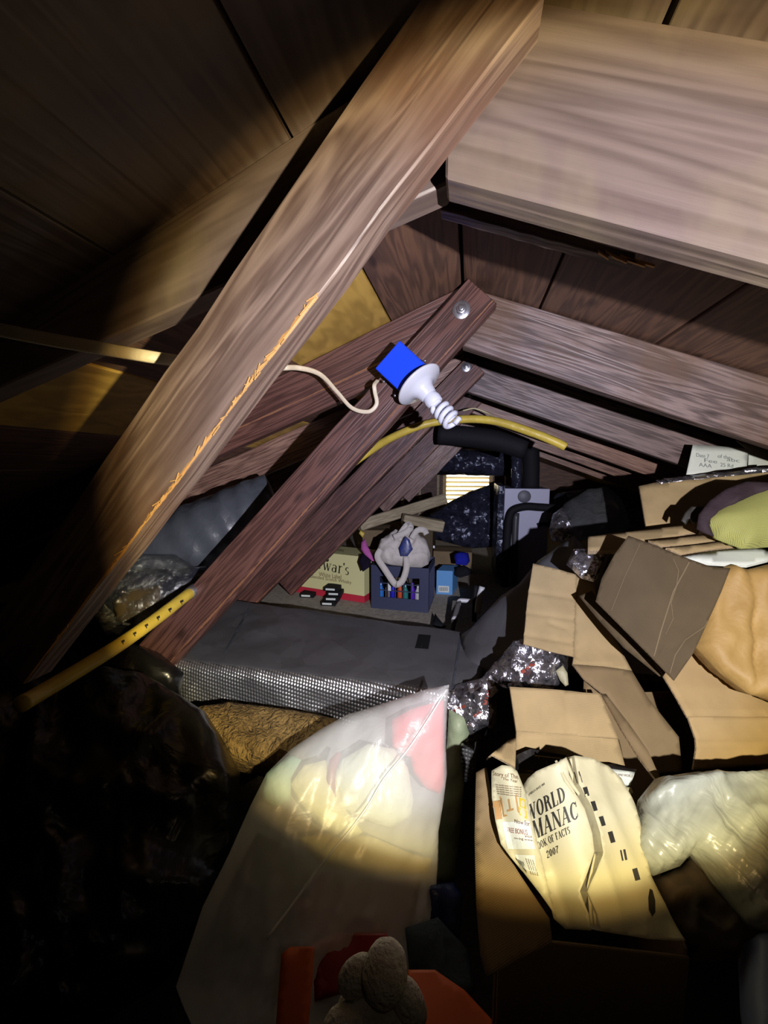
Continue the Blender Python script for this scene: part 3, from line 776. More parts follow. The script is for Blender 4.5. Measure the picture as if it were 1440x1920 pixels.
def bent(px, py, d): return .010*ridged(px*.02, py*.013, 1, 3)
rd = patch('branch_duct', [(866, 1190, 1.30), (884, 1178, 1.30), (940, 1118, 1.30), (973, 1096, 1.28), (1009, 1052, 1.27), (1077, 1005, 1.25), (1100, 1033, 1.2), (1142, 1037, 1.15), (1125, 1110, 1.08), (1060, 1200, 1.04), (985, 1222, 1.06), (945, 1245, 1.08), (905, 1290, 1.10), (862, 1297, 1.14)],
           M['foil'], None, 12, .004, .018, .10, hf=bent)
tag(rd, 'dark grey foil-wrapped branch duct climbing right from the silver duct', 'duct')
cf = patch('crumpled_foil', [(848, 1285, 1.06), (905, 1272, 1.02), (940, 1232, 1.0), (965, 1205, .99), (985, 1196, .98), (1040, 1215, .96), (1066, 1232, .94), (1064, 1265, .92), (1040, 1292, .90), (1000, 1300, .9), (958, 1290, .93), (930, 1300, .95), (932, 1350, .95), (925, 1366, .95), (900, 1385, .95), (872, 1404, .96), (842, 1398, .98), (828, 1340, 1.02)],
           M['foil_crumple'], None, 7, .003, .03, .05, hf=lambda x, y, d: .016*ridged(x*.045, y*.045, 1, 2)+.010*ridged(x*.11+3, y*.09, 1, 5))
tag(cf, 'crumpled shiny silver foil between the duct and the open book box', 'foil')
for q in ([(975, 1258), (1000, 1240), (1004, 1246), (979, 1264)], [(905, 1320), (913, 1295), (919, 1297), (911, 1322)], [(850, 1330), (872, 1322), (873, 1326), (851, 1334)], [(856, 1362), (880, 1356), (881, 1360), (857, 1366)], [(888, 1340), (900, 1332), (901, 1336), (889, 1344)]):
    decal('red_print', rects((0, 0, .3, 1), (.4, 0, .6, 1), (.7, 0, 1, 1)), q, cf, M['ink_red'], cf, .002)
tag(patch('crumpled_tape', [(1042, 1258, .90), (1055, 1247, .90), (1064, 1262, .89), (1066, 1284, .88), (1060, 1287, .88), (1050, 1276, .89)], mat('dry_tape', (.34, .32, .20), .5, bump=(60, .004)), None, 4, .003, .004, .004), 'small leaf-shaped curl of dried tape beside the tan box corner', 'tape')
cf2 = patch('foil_flap', [(1062, 1058, 1.0), (1075, 1030, 1.02), (1100, 1030, 1.03), (1138, 1036, 1.0), (1128, 1064, .98), (1115, 1092, .96), (1090, 1084, .97)], M['foil_crumple'], None, 6, .003, .012, .02,
            hf=lambda x, y, d: .008*ridged(x*.06, y*.06, 1, 2)+.006*ridged(x*.15+3, y*.12, 1, 5))
tag(cf2, 'bright crinkled foil patch behind the folded cardboard flap', 'foil')
gl = patch('plastic_wrap', [(838, 1395, .93), (842, 1330, .94), (870, 1345, .92), (880, 1375, .92), (862, 1410, .92), (870, 1470, .92), (862, 1560, .92), (850, 1650, .90), (815, 1655, .90), (820, 1500, .92)],
           mat('map_print', (.36, .40, .27), .5, bump=(14, .01), vary=12, col2=(.25, .32, .20)), None, 12, .003, .01, .02, hf=lambda x, y, d: .01*ridged(x*.03, y*.02, 1, 9))
tag(gl, 'green crumpled plastic package between the milky bag and the book box', 'package')

# left side ducts
def crink(s, a): return .05*noise.noise(Vector((s*9, a*1.3, 0)))+.018*math.sin(s*85+1.5*math.sin(a)+3*noise.noise(Vector((s*4, a, 5))))
fd = tag(tube('flexible_duct', [PD(215, 1085, 1.5), PD(300, 1040, 1.47), PD(390, 1000, 1.47), PD(470, 968, 1.50), PD(520, 950, 1.52)],   .132, M['foil_grey'], None, 40, 22, rf=crink), 'fat grey foil flexible duct behind the near braces on the left', 'duct')
fd2 = tag(tube('flexible_duct', [PD(150, 1120, 1.25), PD(240, 1110, 1.25), PD(330, 1105, 1.28), PD(390, 1100, 1.32)], .070, M['foil_dark'], None, 28, 10, rf=lambda s, a: .06*noise.noise(Vector((s*14, a*2, 3)))), 'lower dark foil duct under clear wrap, beside the yellow hose', 'duct')
wr = patch('clear_wrap', [(175, 1150, 1.18), (200, 1080, 1.2), (260, 1040, 1.24), (330, 1040, 1.28), (385, 1075, 1.3), (370, 1120, 1.25), (330, 1165, 1.2), (270, 1195, 1.17), (200, 1190, 1.16)], M['film_clear'], None, 9, .002, .03, .03,
           hf=lambda x, y, d: .012*ridged(x*.03, y*.03, 1, 4))
tag(wr, 'clear plastic wrap bunched around the lower left duct', 'plastic wrap')
br = patch('paper_label', [(212, 1128, 1.16), (245, 1105, 1.18), (300, 1098, 1.2), (300, 1150, 1.19), (262, 1172, 1.17), (218, 1165, 1.16)], mat('brown_tape', (.07, .05, .025), .3, bump=(12, .01)), None, 9, .002, .01, .01)
tag(br, 'shiny brown taped collar on the lower left duct', 'tape')
for (pp, lb) in (([(402, 940, 2.1), (418, 917, 2.1), (448, 955, 2.08), (425, 958, 2.08)], 'white folded paper standing on the left duct'),
                 ([(440, 938, 2.12), (465, 918, 2.12), (474, 940, 2.1), (455, 955, 2.1)], 'cream paper scrap right of the white folded one')):
    tag(patch('paper_sheet', pp, M['paper'], None, 8, .002), lb, 'paper')

# insulation and joist seen under the duct
ins = patch('insulation_batt', [(360, 1330, .98), (430, 1318, 1.0), (560, 1335, .98), (640, 1352, .95), (600, 1400, .9), (520, 1440, .86), (430, 1420, .88), (380, 1380, .92)], M['fibre'], None, 8, .01, .015, .12,
            hf=lambda x, y, d: .012*ridged(x*.025, y*.02, 1, 4)+.004*noise.noise(Vector((x*.15, y*.15, 1))))
tag(ins, 'golden glass fibre insulation showing below the silver duct', 'insulation', kind='stuff')
A, B = PY(440, 1402, .86), PY(640, 1318, 1.02)
tag(slab('floor_joist', A+Vector((0, 0, .02)), B+Vector((0, 0, .02)), B-Vector((0, 0, .07)), A-Vector((0, 0, .07)), (.03, -.02, 0), M['brace'], None, .002), 'dark floor joist beside the insulation under the duct', 'beam')

# ================================================================== FAR STORAGE ON THE DECK
ZD = .12
DS = 1.103
# yellow whisky carton
c0 = PZ(567, 1112, ZD); c1 = PZ(683, 1131, ZD)
ex = (c1-c0); ex.z = 0; exn = ex.normalized(); eyn = Vector((-exn.y, exn.x, 0))
carton = thing('carton', (c0+c1)/2, 'pale yellow liquor carton with a red base band, behind the stacked tapes', 'box')
H = .30
M['yellow_card'] = mat('pale_yellow_print', (.74, .70, .33), .6); M['red_card'] = mat('red_print_band', (.55, .025, .05), .55)
c0 = c0-exn*.06; wd_ = (c1-c0).length
body = obox('body', c0+Vector((0, 0, .045)), exn*wd_, eyn*.22, (0, 0, H-.045), M['yellow_card'], carton, .002)
obox('base_band', c0+Vector((0, 0, .0005)), exn*wd_, eyn*.22, (0, 0, .044), M['red_card'], carton, .002)
decal('brand_word', serif_text("ewar's"), [(592, 1065), (655, 1079), (657, 1058), (594, 1045)], body, M['ink'], carton, .001)
decal('text_line', font_text('White Label'), [(598, 1080), (640, 1086), (640, 1078), (598, 1072)], body, M['ink_brown'], carton, .001)
decal('text_line', font_text('Blended Scotch Whisky'), [(582, 1085), (659, 1097), (659, 1089), (582, 1077)], body, M['ink_brown'], carton, .001)
decal('text_line', font_text('Whisky'), [(622, 1034), (645, 1036), (645, 1029), (622, 1027)], body, M['ink_brown'], carton, .001)
decal('brand_word', serif_text("s"), [(638, 1019), (644, 1019), (644, 1012), (638, 1012)], body, M['ink'], carton, .001)
decal('text_line', rects((0, 0, 1, .12), (0, .3, .8, .5), (.1, .6, 1, .8), (0, .9, 1, 1)), [(654, 1013), (672, 1014), (672, 1001), (654, 1001)], body, M['ink_brown'], carton, .001)
decal('emblem', ring(.5, .5, .5, .5, .5, .5, 0, 360, 8), [(609, 1053), (617, 1054), (617, 1046), (609, 1045)], body, M['ink'], carton, .001)

# video tapes
def tape(p, zrot, i, lab):
    t = thing('video_tape', p, lab, 'video tape', 'video tapes in front of the yellow carton')
    c, s = math.cos(zrot), math.sin(zrot); u = Vector((c, s, 0)); v = Vector((-s, c, 0))
    obox('shell', p-u*.047-v*.0, u*.094, v*.09, (0, 0, .0245), M['rubber'], t, .0015)
    obox('label', p-u*.036-v*.0008+Vector((0, 0, .007)), u*.06, v*.001, (0, 0, .012), M['paper'], t, 0)
q = PZ(612, 1136, ZD)
tape(q+Vector((.01, .0, .0005)), .10, 0, 'lowest black video tape of the right-hand pile')
tape(q+Vector((.028, .02, .0255)), .14, 1, 'second black video tape from the bottom of the right-hand pile')
tape(q+Vector((.036, .045, .0505)), .12, 2, 'third black video tape from the bottom, set back a little')
tape(q+Vector((.012, .055, .0755)), .05, 3, 'topmost black video tape, skewed on the pile')
q2 = PZ(575, 1122, ZD)
tape(q2+Vector((-.005, .01, .0005)), .08, 4, 'single black video tape lying flat left of the pile')

# blue crate with bag
k0_, k1_ = PZ(696, 1140, ZD), PZ(803, 1150, ZD)
crate = thing('milk_crate', (k0_+k1_)/2, 'dark blue plastic milk crate of bottles under the canvas bag', 'crate')
M['crate'] = mat('navy_crate_plastic', (.040, .047, .095), .5)
ex = k1_-k0_; W = ex.length; ex.normalize(); ey = Vector((-ex.y, ex.x, 0)); Hc = .27; Dp = .30; th = .008
def cb(n, a, b, c, d, e, f): return obox(n, k0_+ex*a+ey*c+Vector((0, 0, e+.0005)), ex*(b-a), ey*(d-c), (0, 0, f-e), M['crate'], crate, .001)
cb('base', 0, W, 0, Dp, 0, .008)
for y0 in (0, Dp-th):
    cb('end_panel', 0, W, y0, y0+th, .008, .075); cb('end_panel', 0, W, y0, y0+th, .205, Hc)
    cb('end_panel', 0, .055, y0, y0+th, .075, .205); cb('end_panel', W-.055, W, y0, y0+th, .075, .205)
    x = .055
    n_ = 5; sw = (W-.11)/n_
    for i in range(1, n_):
        cb('bar', .055+i*sw-.003, .055+i*sw+.003, y0+.001, y0+th-.001, .075, .205)
    for z in (.118, .162): cb('bar', .055, W-.055, y0+.001, y0+th-.001, z-.003, z+.003)
for x0 in (0, W-th):
    cb('side_panel', x0, x0+th, th, Dp-th, .008, Hc)
for i in range(7):
    cb('rib', W, W+.004, .03+i*.038, .036+i*.038, .02, .24)
cols = [(.03, .18, .55), (.25, .20, .16), (.02, .02, .5), (.60, .10, .03), (.03, .20, .18), (.10, .02, .45), (.5, .5, .5)]
names_ = ['light blue', 'brown', 'deep blue', 'orange red', 'dark green', 'purple', 'clear grey']
for i in range(7):
    p = k0_+ex*(.05+i*.0385)+ey*(.045+.03*(i % 2))+Vector((0, 0, .010))
    mt = mat('bottle_'+names_[i].replace(' ', '_'), cols[i], .2, coat=.5)
    b_ = lathe('bottle', p, (0, 0, 1), [(0, .0), (0, .0165), (.004, .018), (.10, .018), (.125, .008), (.145, .0075), (.145, 0)], mt, None, 16)
    tag(b_, names_[i]+' small bottle seen through the front grid of the blue crate', 'bottle', 'bottles in the blue crate')
tag(obox('card_tag', k0_+ex*.107-ey*.004+Vector((0, 0, .12)), ex*.018, ey*.001, (0, 0, .075), M['paper'], None, 0), 'small white card hanging at the front of the blue crate', 'card')
# canvas bag
M['canvas'] = mat('grey_cream_canvas', (.62, .56, .49), .9, bump=(30, .006), vary=0)
bagc = thing('canvas_bag', PD(755, 1060, 2.05), 'cream canvas tote bag slumped on top of the blue crate', 'bag')
patch('body', [(704, 1040, 2.07), (712, 1015, 2.09), (735, 997, 2.12), (760, 992, 2.12), (780, 1000, 2.1), (800, 1012, 2.08), (808, 1040, 2.05), (803, 1058, 2.03), (790, 1064, 2.02), (760, 1062, 2.0), (730, 1058, 2.0), (712, 1052, 2.03)], M['canvas'], bagc, 4, .003, .06, .08,
      hf=lambda x, y, d: .022*ridged(x*.05, y*.04, 1, 4)+.010*ridged(x*.12, y*.10, 1, 6))
def strap(name, pts, w_, par):
    P = catmull(pts, 6); vs, fs = [], []
    for i, p in enumerate(P):
        t = (P[min(i+1, len(P)-1)]-P[max(0, i-1)]).normalized(); s = t.cross(FW).normalized()
        for a, b in ((-1, 0), (1, 0), (1, 1), (-1, 1)): vs.append(p+s*a*w_/2+FW*.003*b)
    for i in range(len(P)-1):
        for k in range(4): fs.append((4*i+k, 4*i+(k+1) % 4, 4*i+4+(k+1) % 4, 4*i+4+k))
    fs += [(0, 1, 2, 3), tuple(range(len(vs)-4, len(vs)))]
    return mesh(name, vs, fs, M['canvas'], par, True)
strap('handle', [PD(714, 1030, 1.955), PD(708, 1045, 1.95), PD(722, 1068, 1.935), PD(738, 1092, 1.935), PD(745, 1096, 1.935), PD(755, 1088, 1.935), PD(762, 1066, 1.935), PD(762, 1044, 1.945)], .034, bagc)
strap('handle', [PD(738, 1008, 1.99), PD(758, 1000, 1.975), PD(770, 990, 1.98), PD(764, 984, 1.99), PD(750, 1002, 2.0)], .034, bagc)
strap('handle', [PD(772, 1010, 1.98), PD(782, 995, 1.975), PD(795, 994, 1.98), PD(800, 1002, 1.99)], .032, bagc)
tag(patch('blue_packet', [(748, 1028, 1.95), (760, 1005, 1.94), (768, 1012, 1.94), (774, 1030, 1.94), (764, 1043, 1.94), (751, 1043, 1.95)], mat('blue_wrapper', (.03, .05, .22), .35, vary=60, col2=(.10, .10, .18)), None, 5, .004, .006, .01), 'dark blue packet peeking out of the canvas bag opening', 'packet')

# pink bag with dark umbrella
tag(patch('pink_ribbon', [(677, 1018, 2.12), (684, 1010, 2.12), (690, 1025, 2.1), (700, 1045, 2.08), (708, 1052, 2.05), (698, 1052, 2.05), (684, 1040, 2.08), (677, 1030, 2.1)], cloth('pink_cloth', (.50, .12, .36)), None, 4, .004, .01, .01), 'pink ribbon hanging between the yellow carton and crate', 'ribbon')
tag(patch('dark_pouch', [(676, 1040, 2.1), (684, 1038, 2.1), (696, 1050, 2.07), (694, 1062, 2.05), (680, 1072, 2.04), (673, 1055, 2.07)], cloth('black_cloth', (.012, .008, .018)), None, 4, .004, .012, .015), 'black pointed pouch hanging below the pink ribbon', 'pouch')
tag(patch('yellow_card', [(673, 1000, 2.3), (676, 994, 2.3), (684, 1000, 2.3), (680, 1008, 2.3)], M['yellow'], None, 4, .003), 'small yellow tag above the pink ribbon', 'tag')

# blue carton with white label
u0, u1 = PZ(818, 1114, ZD), PZ(848, 1116, ZD)
u1 = u0+(Vector((1, .05, 0)))*(u1-u0).length
bb_ = thing('carton', (u0+u1)/2, 'light blue box with a white top label, right of the crate', 'box')
Hb = .165
M['lightblue'] = mat('light_blue_print', (.12, .34, .66), .5)
bx_ = obox('body', u0+Vector((0, 0, .0005)), u1-u0, (.03, .16, 0), (0, 0, Hb), M['lightblue'], bb_, .001)
decal('top_label', rects((0, 0, 1, 1)), [(819, 1063), (843, 1065), (843, 1053), (819, 1052)], bx_, M['paper'], bb_, .001)
decal('barcode_label', rects((0, 0, 1, 1)), [(822, 1110), (842, 1111), (842, 1099), (822, 1098)], bx_, M['paper'], bb_, .001)
decal('barcode', rects(*[(i*.13, .1, i*.13+.05, .9) for i in range(8)]), [(824, 1109), (840, 1109), (840, 1100), (824, 1100)], bx_, M['ink'], bb_, .0015)
# brown boxes behind
def plain_box(px0, px1, pyb, h, depth, m, label, skew=0.0, name='carton'):
    a, b = PZ(px0, pyb, ZD), PZ(px1, pyb, ZD); a, b = Vector((a.x, a.y, ZD)), Vector((b.x, a.y+(b.x-a.x)*skew, ZD))
    t = thing(name, (a+b)/2, label, 'box')
    e = (b-a); ey_ = Vector((-e.y, e.x, 0)).normalized()*depth
    obox('body', a+Vector((0, 0, .0005)), e, ey_, (0, 0, h), M[m], t, .003)
    # closed flaps with a seam
    top = a+Vector((0, 0, h+.001))
    obox('flap', top, e, ey_*.492, (0, 0, .004), M[m], t, .001)
    obox('flap', top+ey_*.508, e, ey_*.492, (0, 0, .004), M[m], t, .001)
    return t
plain_box(680, 760, 1082, .37, .3, 'card_mid', 'brown cardboard box behind the pink ribbon and crate', .04)
plain_box(812, 884, 1072, .17, .2, 'card_mid', 'low brown cardboard box behind the blue and white box', .02)
plain_box(745, 812, 1062, .36, .3, 'card_dark', 'brown box behind the canvas bag, carrying lumber', .0)
tag(obox('white_clip', PD(812, 1028, 2.35), RT*.012, UP*.018, FW*.01, M['porcelain'], None, .002), 'small white clip on the brown box right of the canvas bag', 'clip')
def lumber(a, b, da, db, w_, label):
    A, B = PD(*a, da), PD(*b, db); d = (B-A).normalized(); n = d.cross(Vector((0, 1, 0))).normalized()
    if n.z < 0: n = -n
    o = slab('lumber', A+n*w_/2, B+n*w_/2, B-n*w_/2, A-n*w_/2, d.cross(n).normalized()*(w_ if d.cross(n).y > 0 else -w_), M['pale_wood'], None, .006)
    return tag(o, label, 'wood post')
lumber((676, 985), (838, 934), 2.5, 2.75, .082, 'longer pale wood post lying slanted over the brown boxes')
lumber((757, 976), (833, 989), 2.45, 2.5, .080, 'short pale wood post lying level behind the canvas bag')
# blue cloth and black thing by the blue box
tag(patch('blue_pouch', [(851, 1040, 2.45), (862, 1034, 2.45), (878, 1037, 2.45), (881, 1052, 2.42), (875, 1060, 2.4), (855, 1058, 2.4)], cloth('royal_blue_cloth', (.015, .02, .30)), None, 5, .004, .03, .03), 'small royal blue pouch on the deck behind the blue box', 'pouch')
tag(patch('black_glove', [(852, 1064, 2.38), (870, 1060, 2.38), (884, 1068, 2.36), (880, 1078, 2.33), (862, 1083, 2.32), (852, 1078, 2.34)], cloth('black_wool', (.012, .012, .016)), None, 5, .004, .02, .02, hf=lambda x, y, d: .01*ridged(x*.1, y*.1, 1, 3)), 'crumpled black cloth on the deck in front of the blue pouch', 'cloth')
lathe_tag = lathe('plastic_disc', PZ(884, 1070, ZD)+Vector((0, 0, .001)), (0, 0, 1), [(0, .012), (.014, .012), (.016, .010)], M['porcelain'], None, 12)
tag(lathe_tag, 'small white disc on the deck beside the black cloth', 'cap')
tag(patch('rag', [(816, 1150, 1.9), (820, 1157, 1.88), (836, 1176, 1.80), (822, 1178, 1.8), (810, 1172, 1.82)], cloth('black_rag', (.012, .013, .016)), None, 4, .004, .012, .01), 'small black rag scrap on the deck before the crate', 'cloth')
# pvc pipes
M['pvc'] = mat('white_pvc', (.58, .58, .60), .35); M['pvc_grey'] = mat('grey_pvc', (.12, .11, .11), .45)
pv = thing('drain_pipe', PD(855, 1160, 1.75), 'grey drain pipe with a white elbow at the deck edge', 'pipe')
tube('pipe', [PD(846, 1190, 1.66), PD(852, 1160, 1.72), PD(861, 1128, 1.80)], .0125, M['pvc_grey'], pv, 14, 4)
tube('elbow', [PD(860, 1134, 1.785), PD(861, 1127, 1.80), PD(868, 1126, 1.80), PD(890, 1128, 1.79)], .0115, M['pvc'], pv, 14, 6)
tube('collar', [PD(852, 1164, 1.71), PD(853, 1158, 1.725)], .0155, M['pvc'], pv, 14, 2)
pv2 = thing('vent_pipe', PD(900, 1120, 1.7), 'short upright white plastic pipe end beside the black tube', 'pipe')
tube('pipe', [PD(895, 1150, 1.66), PD(898, 1125, 1.67), PD(904, 1100, 1.67)], .0140, M['pvc'], pv2, 16, 4)
tag(tube('black_tube', [PD(889, 1165, 1.70), PD(890, 1130, 1.70), PD(893, 1098, 1.70)], .0115, M['rubber'], None, 12, 4), 'short black upright tube beside the white pipe end', 'tube')

# ------------------------------------------------------------------ air handler
g0, g1 = PZ(940, 1094, ZD), PZ(1022, 1096, ZD)
Yf = g0.y; gx0, gx1 = g0.x, g0.x+.305
zt = PY(980, 916, Yf).z
fur = thing('air_handler', ((gx0+gx1)/2, Yf, ZD), 'grey metal air handler cabinet with black insulated pipes at its front', 'air handler')
M['cabinet'] = mat('grey_violet_cabinet', (.34, .34, .46), .45)
box('cabinet', gx0, gx1, Yf, Yf+.5, ZD+.0005, zt, M['cabinet'], fur, .004)
box('side_panel', gx0-.045, gx0-.001, Yf-.01, Yf+.5, ZD+.0005, zt+.02, M['foil_dark'], fur, .003)
lathe('round_cover', PY(983, 931, Yf), (0, -1, 0), [(0, .045), (.006, .045), (.008, .042)], mat('cover_grey', (.09, .09, .11), .5), fur, 28)
box('warning_label', gx1-.004, gx1+.001, Yf+.05, Yf+.2, zt-.16, zt-.05, M['ink_red'], fur, 0)
ins_m = M['rubber']
tube('insulated_pipe', [PY(1040, 953, Yf-.06), PY(1010, 951, Yf-.06), PY(985, 950, Yf-.06), PY(962, 957, Yf-.06), PY(954, 975, Yf-.06), PY(951, 1010, Yf-.06), PY(949, 1050, Yf-.06), PY(946, 1100, Yf-.06)], .028, ins_m, fur, 16, 6)
tube('insulated_pipe', [PY(968, 962, Yf-.03), PY(966, 1000, Yf-.03), PY(965, 1050, Yf-.03), PY(964, 1090, Yf-.03)], .022, mat('grey_pipe', (.05, .05, .055), .4), fur, 14, 4)
tube('valve', [PY(1008, 985, Yf-.04), PY(1018, 982, Yf-.04), PY(1030, 985, Yf-.04)], .014, M['rubber'], fur, 10, 4)
for dx, r_ in ((968, .038), (995, .06)):
    tube('vent_pipe', [PY(dx, 916, Yf+.1), PY(dx+1, 880, Yf+.1), PY(dx, 840, Yf+.1)], r_, M['foil_dark'] if dx == 968 else M['rubber'], fur, 16, 4, rf=lambda s, a: .08*noise.noise(Vector((s*12, a, 3))))
# ducts near the vent
tag(tube('insulated_duct', [PY(800, 866, 4.0), PY(860, 866, 4.0), PY(920, 868, 4.0), PY(975, 870, 4.0)], .13, M['foil_dark'], None, 32, 10, rf=lambda s, a: .10*noise.noise(Vector((s*7, a*2, 3)))+.05*noise.noise(Vector((s*23, a*5, 3)))), 'dark foil duct crossing above the bright gable vent', 'duct')
tag(tube('insulated_pipe', [PY(822, 815, 2.05), PY(870, 818, 2.05), PY(930, 826, 2.05), PY(985, 842, 2.05)], .052, M['rubber'], None, 20, 6), 'black insulated pipe just below the yellow hose', 'pipe')
dd_ = patch('insulated_duct', [(800, 968, 3.5), (845, 940, 3.5), (880, 922, 3.5), (915, 910, 3.5), (946, 903, 3.5), (948, 960, 3.4), (944, 1015, 3.35), (920, 1026, 3.35), (880, 1028, 3.3), (845, 1018, 3.3), (810, 1010, 3.35)], M['foil_dark'], None, 7, .004, .10, .15,
            hf=lambda x, y, d: .03*ridged(x*.03, y*.03, 1, 4)+.012*ridged(x*.1, y*.1, 1, 6))
tag(dd_, 'large dark foil-wrapped plenum between the lumber and air handler', 'duct')
pl_ = patch('plastic_sheet', [(1057, 945, 1.95), (1102, 917, 2.0), (1134, 915, 2.0), (1166, 937, 1.95), (1184, 990, 1.8), (1142, 1002, 1.75), (1085, 1008, 1.75), (1064, 1000, 1.8), (1052, 970, 1.9)], M['film_grey'], None, 8, .003, .05, .10,
            hf=lambda x, y, d: .02*ridged(x*.03, y*.02, 1, 4))
tag(pl_, 'grey translucent plastic sheet draped right of the air handler', 'plastic sheet')
cl_ = patch('plastic_wrap', [(1030, 990, 1.85), (1036, 965, 1.9), (1056, 950, 1.9), (1075, 975, 1.85), (1078, 1000, 1.8), (1055, 1018, 1.75), (1034, 1012, 1.8)], M['foil_crumple'], None, 6, .002, .03, .04,
            hf=lambda x, y, d: .02*ridged(x*.06, y*.06, 1, 4))
tag(cl_, 'small crumpled silver wrap left of the plastic sheet', 'plastic wrap')
dk = tag(tube('insulated_duct', [PD(1050, 945, 2.9), PD(1100, 940, 2.7), PD(1180, 960, 2.4), PD(1260, 1000, 2.1)], .09, M['foil_dark'], None, 28, 10, rf=lambda s, a: .08*noise.noise(Vector((s*9, a*2, 3)))), 'dark duct curving right in shade behind the plastic sheet', 'duct')

DS = 1.0
# ================================================================== LEFT AND FRONT BAGS
def folds(sx, sy, amp, seed):
    return lambda x, y, d: amp*ridged(x*sx+.6*noise.noise(Vector((x*.004, y*.004, seed))), y*sy, 1, seed)+amp*.4*ridged(x*sx*3, y*sy*2.5, 1, seed+3)
gb = patch('garbage_bag', [(-60, 1340, .80), (40, 1290, .88), (120, 1262, .95), (200, 1255, .98), (270, 1262, 1.0), (330, 1300, .98), (385, 1335, .93), (420, 1390, .88), (450, 1450, .83), (440, 1560, .77), (400, 1720, .70), (300, 1850, .64), (120, 1960, .58), (-60, 1980, .56)],
           M['bag_black'], None, 15, .003, .09, .12, hf=folds(.012, .006, .035, 2))
tag(gb, 'big black garbage bag filling the lower left corner', 'garbage bag')
gb2 = patch('garbage_bag', [(120, 1330, 1.0), (150, 1245, 1.08), (220, 1195, 1.14), (300, 1225, 1.12), (345, 1262, 1.08), (330, 1300, 1.05), (240, 1300, 1.02)],
            M['bag_black'], None, 12, .003, .04, .10, hf=folds(.02, .012, .018, 5))
tag(gb2, 'smaller black bag top showing above the big one, under the hose', 'garbage bag')
# milky bag
poly = [(842, 1284, .80), (838, 1340, .80), (836, 1400, .79), (838, 1450, .78), (832, 1500, .77), (822, 1560, .76), (822, 1610, .75), (818, 1660, .73), (800, 1760, .68), (770, 1860, .62), (740, 1960, .58), (560, 1980, .54), (380, 1960, .54), (330, 1850, .58), (380, 1700, .62), (430, 1600, .66), (470, 1510, .70), (500, 1450, .74), (545, 1405, .77), (600, 1368, .80), (650, 1340, .82), (700, 1325, .83), (760, 1305, .82), (800, 1292, .81)]
mb = patch('clothes_bag', poly, M['film'], None, 9, .001, .045, .10, roundR=110, hf=lambda x, y, d: .006*ridged((x+y*.4)*.03, (y-x*.5)*.006, 1, 8)+.003*ridged((x+y*.3)*.07, y*.02, 1, 3))
tag(mb, 'milky translucent plastic bag stuffed with clothes, peaking at the duct', 'plastic bag')
# zip seam of the bag
sp_ = []
for (qx, qy) in ((838, 1292), (805, 1345), (765, 1405), (720, 1460), (690, 1510), (655, 1558), (620, 1600), (560, 1680), (500, 1760)):
    sp_.append((qx, qy))
def onto(target, px, py, off=.002):
    me = target.data; mw = wloc(target)
    if not hasattr(onto, 'c') or onto.c[0] is not target: onto.c = (target, BVHTree.FromPolygons([v.co+mw for v in me.vertices], [tuple(p.vertices) for p in me.polygons]))
    dr = ray(px, py).normalized(); h = onto.c[1].ray_cast(CAM, dr)
    return (h[0]-dr*off) if h[0] else None
seam = [onto(mb, *q, .0015) for q in sp_]; seam = [s for s in seam if s]
tube('seam', seam, .0020, mat('seam_plastic', (.75, .76, .74), .3), mb, 6, 6)
# clothes inside (seen through the film)
def garment(pl__, m, label, f=.02, b=.04, seed=1, amp=.008, lift=.042):
    pl__ = [(a, b, c-lift) for a, b, c in pl__]
    o = patch('garment', pl__, m, None, 10, .003, f, b, roundR=45, hf=lambda x, y, d: amp*ridged(x*.02, y*.02, 1, seed))
    return tag(o, label, 'clothing', 'clothes in the milky bag')
garment([(735, 1350, .835), (770, 1330, .835), (832, 1312, .825), (832, 1400, .81), (832, 1470, .80), (825, 1488, .79), (800, 1480, .80), (775, 1450, .81), (770, 1420, .82), (735, 1400, .825)], cloth('coral_pink_cloth', (.85, .11, .13)), 'coral pink garment at the top right of the milky bag', .008, .03, 2, .006, lift=.028)
garment([(640, 1425, .815), (690, 1395, .82), (740, 1405, .815), (765, 1440, .81), (775, 1500, .79), (770, 1530, .78), (735, 1555, .77), (690, 1540, .77), (640, 1520, .785), (620, 1470, .80)], cloth('cream_white_cloth', (.72, .78, .60)), 'cream white rolled garment in the middle of the milky bag', .012, .03, 3, .005)
garment([(560, 1500, .765), (545, 1470, .775), (570, 1435, .785), (610, 1425, .795), (635, 1470, .785), (650, 1520, .77), (680, 1560, .755), (650, 1580, .745), (600, 1550, .75)], cloth('butter_cloth', (.72, .70, .40)), 'pale butter yellow garment left of the cream roll', .01, .03, 4, .006)
garment([(500, 1450, .79), (545, 1415, .80), (565, 1425, .79), (545, 1460, .78), (545, 1500, .765), (515, 1515, .76), (490, 1500, .765)], cloth('mint_cloth', (.36, .60, .50)), 'mint green garment at the left shoulder of the milky bag', .008, .02, 5, .005)
garment([(618, 1425, .78), (632, 1410, .785), (640, 1414, .785), (628, 1450, .775), (630, 1500, .765), (622, 1505, .765), (612, 1460, .775)], cloth('maroon_cloth', (.25, .025, .03)), 'maroon stripe of cloth between cream and yellow garments', .004, .01, 6, 0)
garment([(640, 1560, .74), (700, 1570, .74), (770, 1600, .735), (810, 1610, .73), (800, 1640, .72), (700, 1640, .71), (600, 1620, .705), (560, 1570, .725)], cloth('mustard_cloth', (.62, .50, .16)), 'mustard cloth low across the milky bag', .008, .03, 7, .006, lift=.010)
garment([(600, 1640, .70), (700, 1650, .70), (790, 1650, .70), (770, 1750, .66), (720, 1800, .63), (600, 1790, .62), (540, 1700, .65)], cloth('dusky_purple_cloth', (.16, .06, .09)), 'dusky purple cloth in the dark lower part of the bag', .008, .03, 8, .006, lift=-.02)
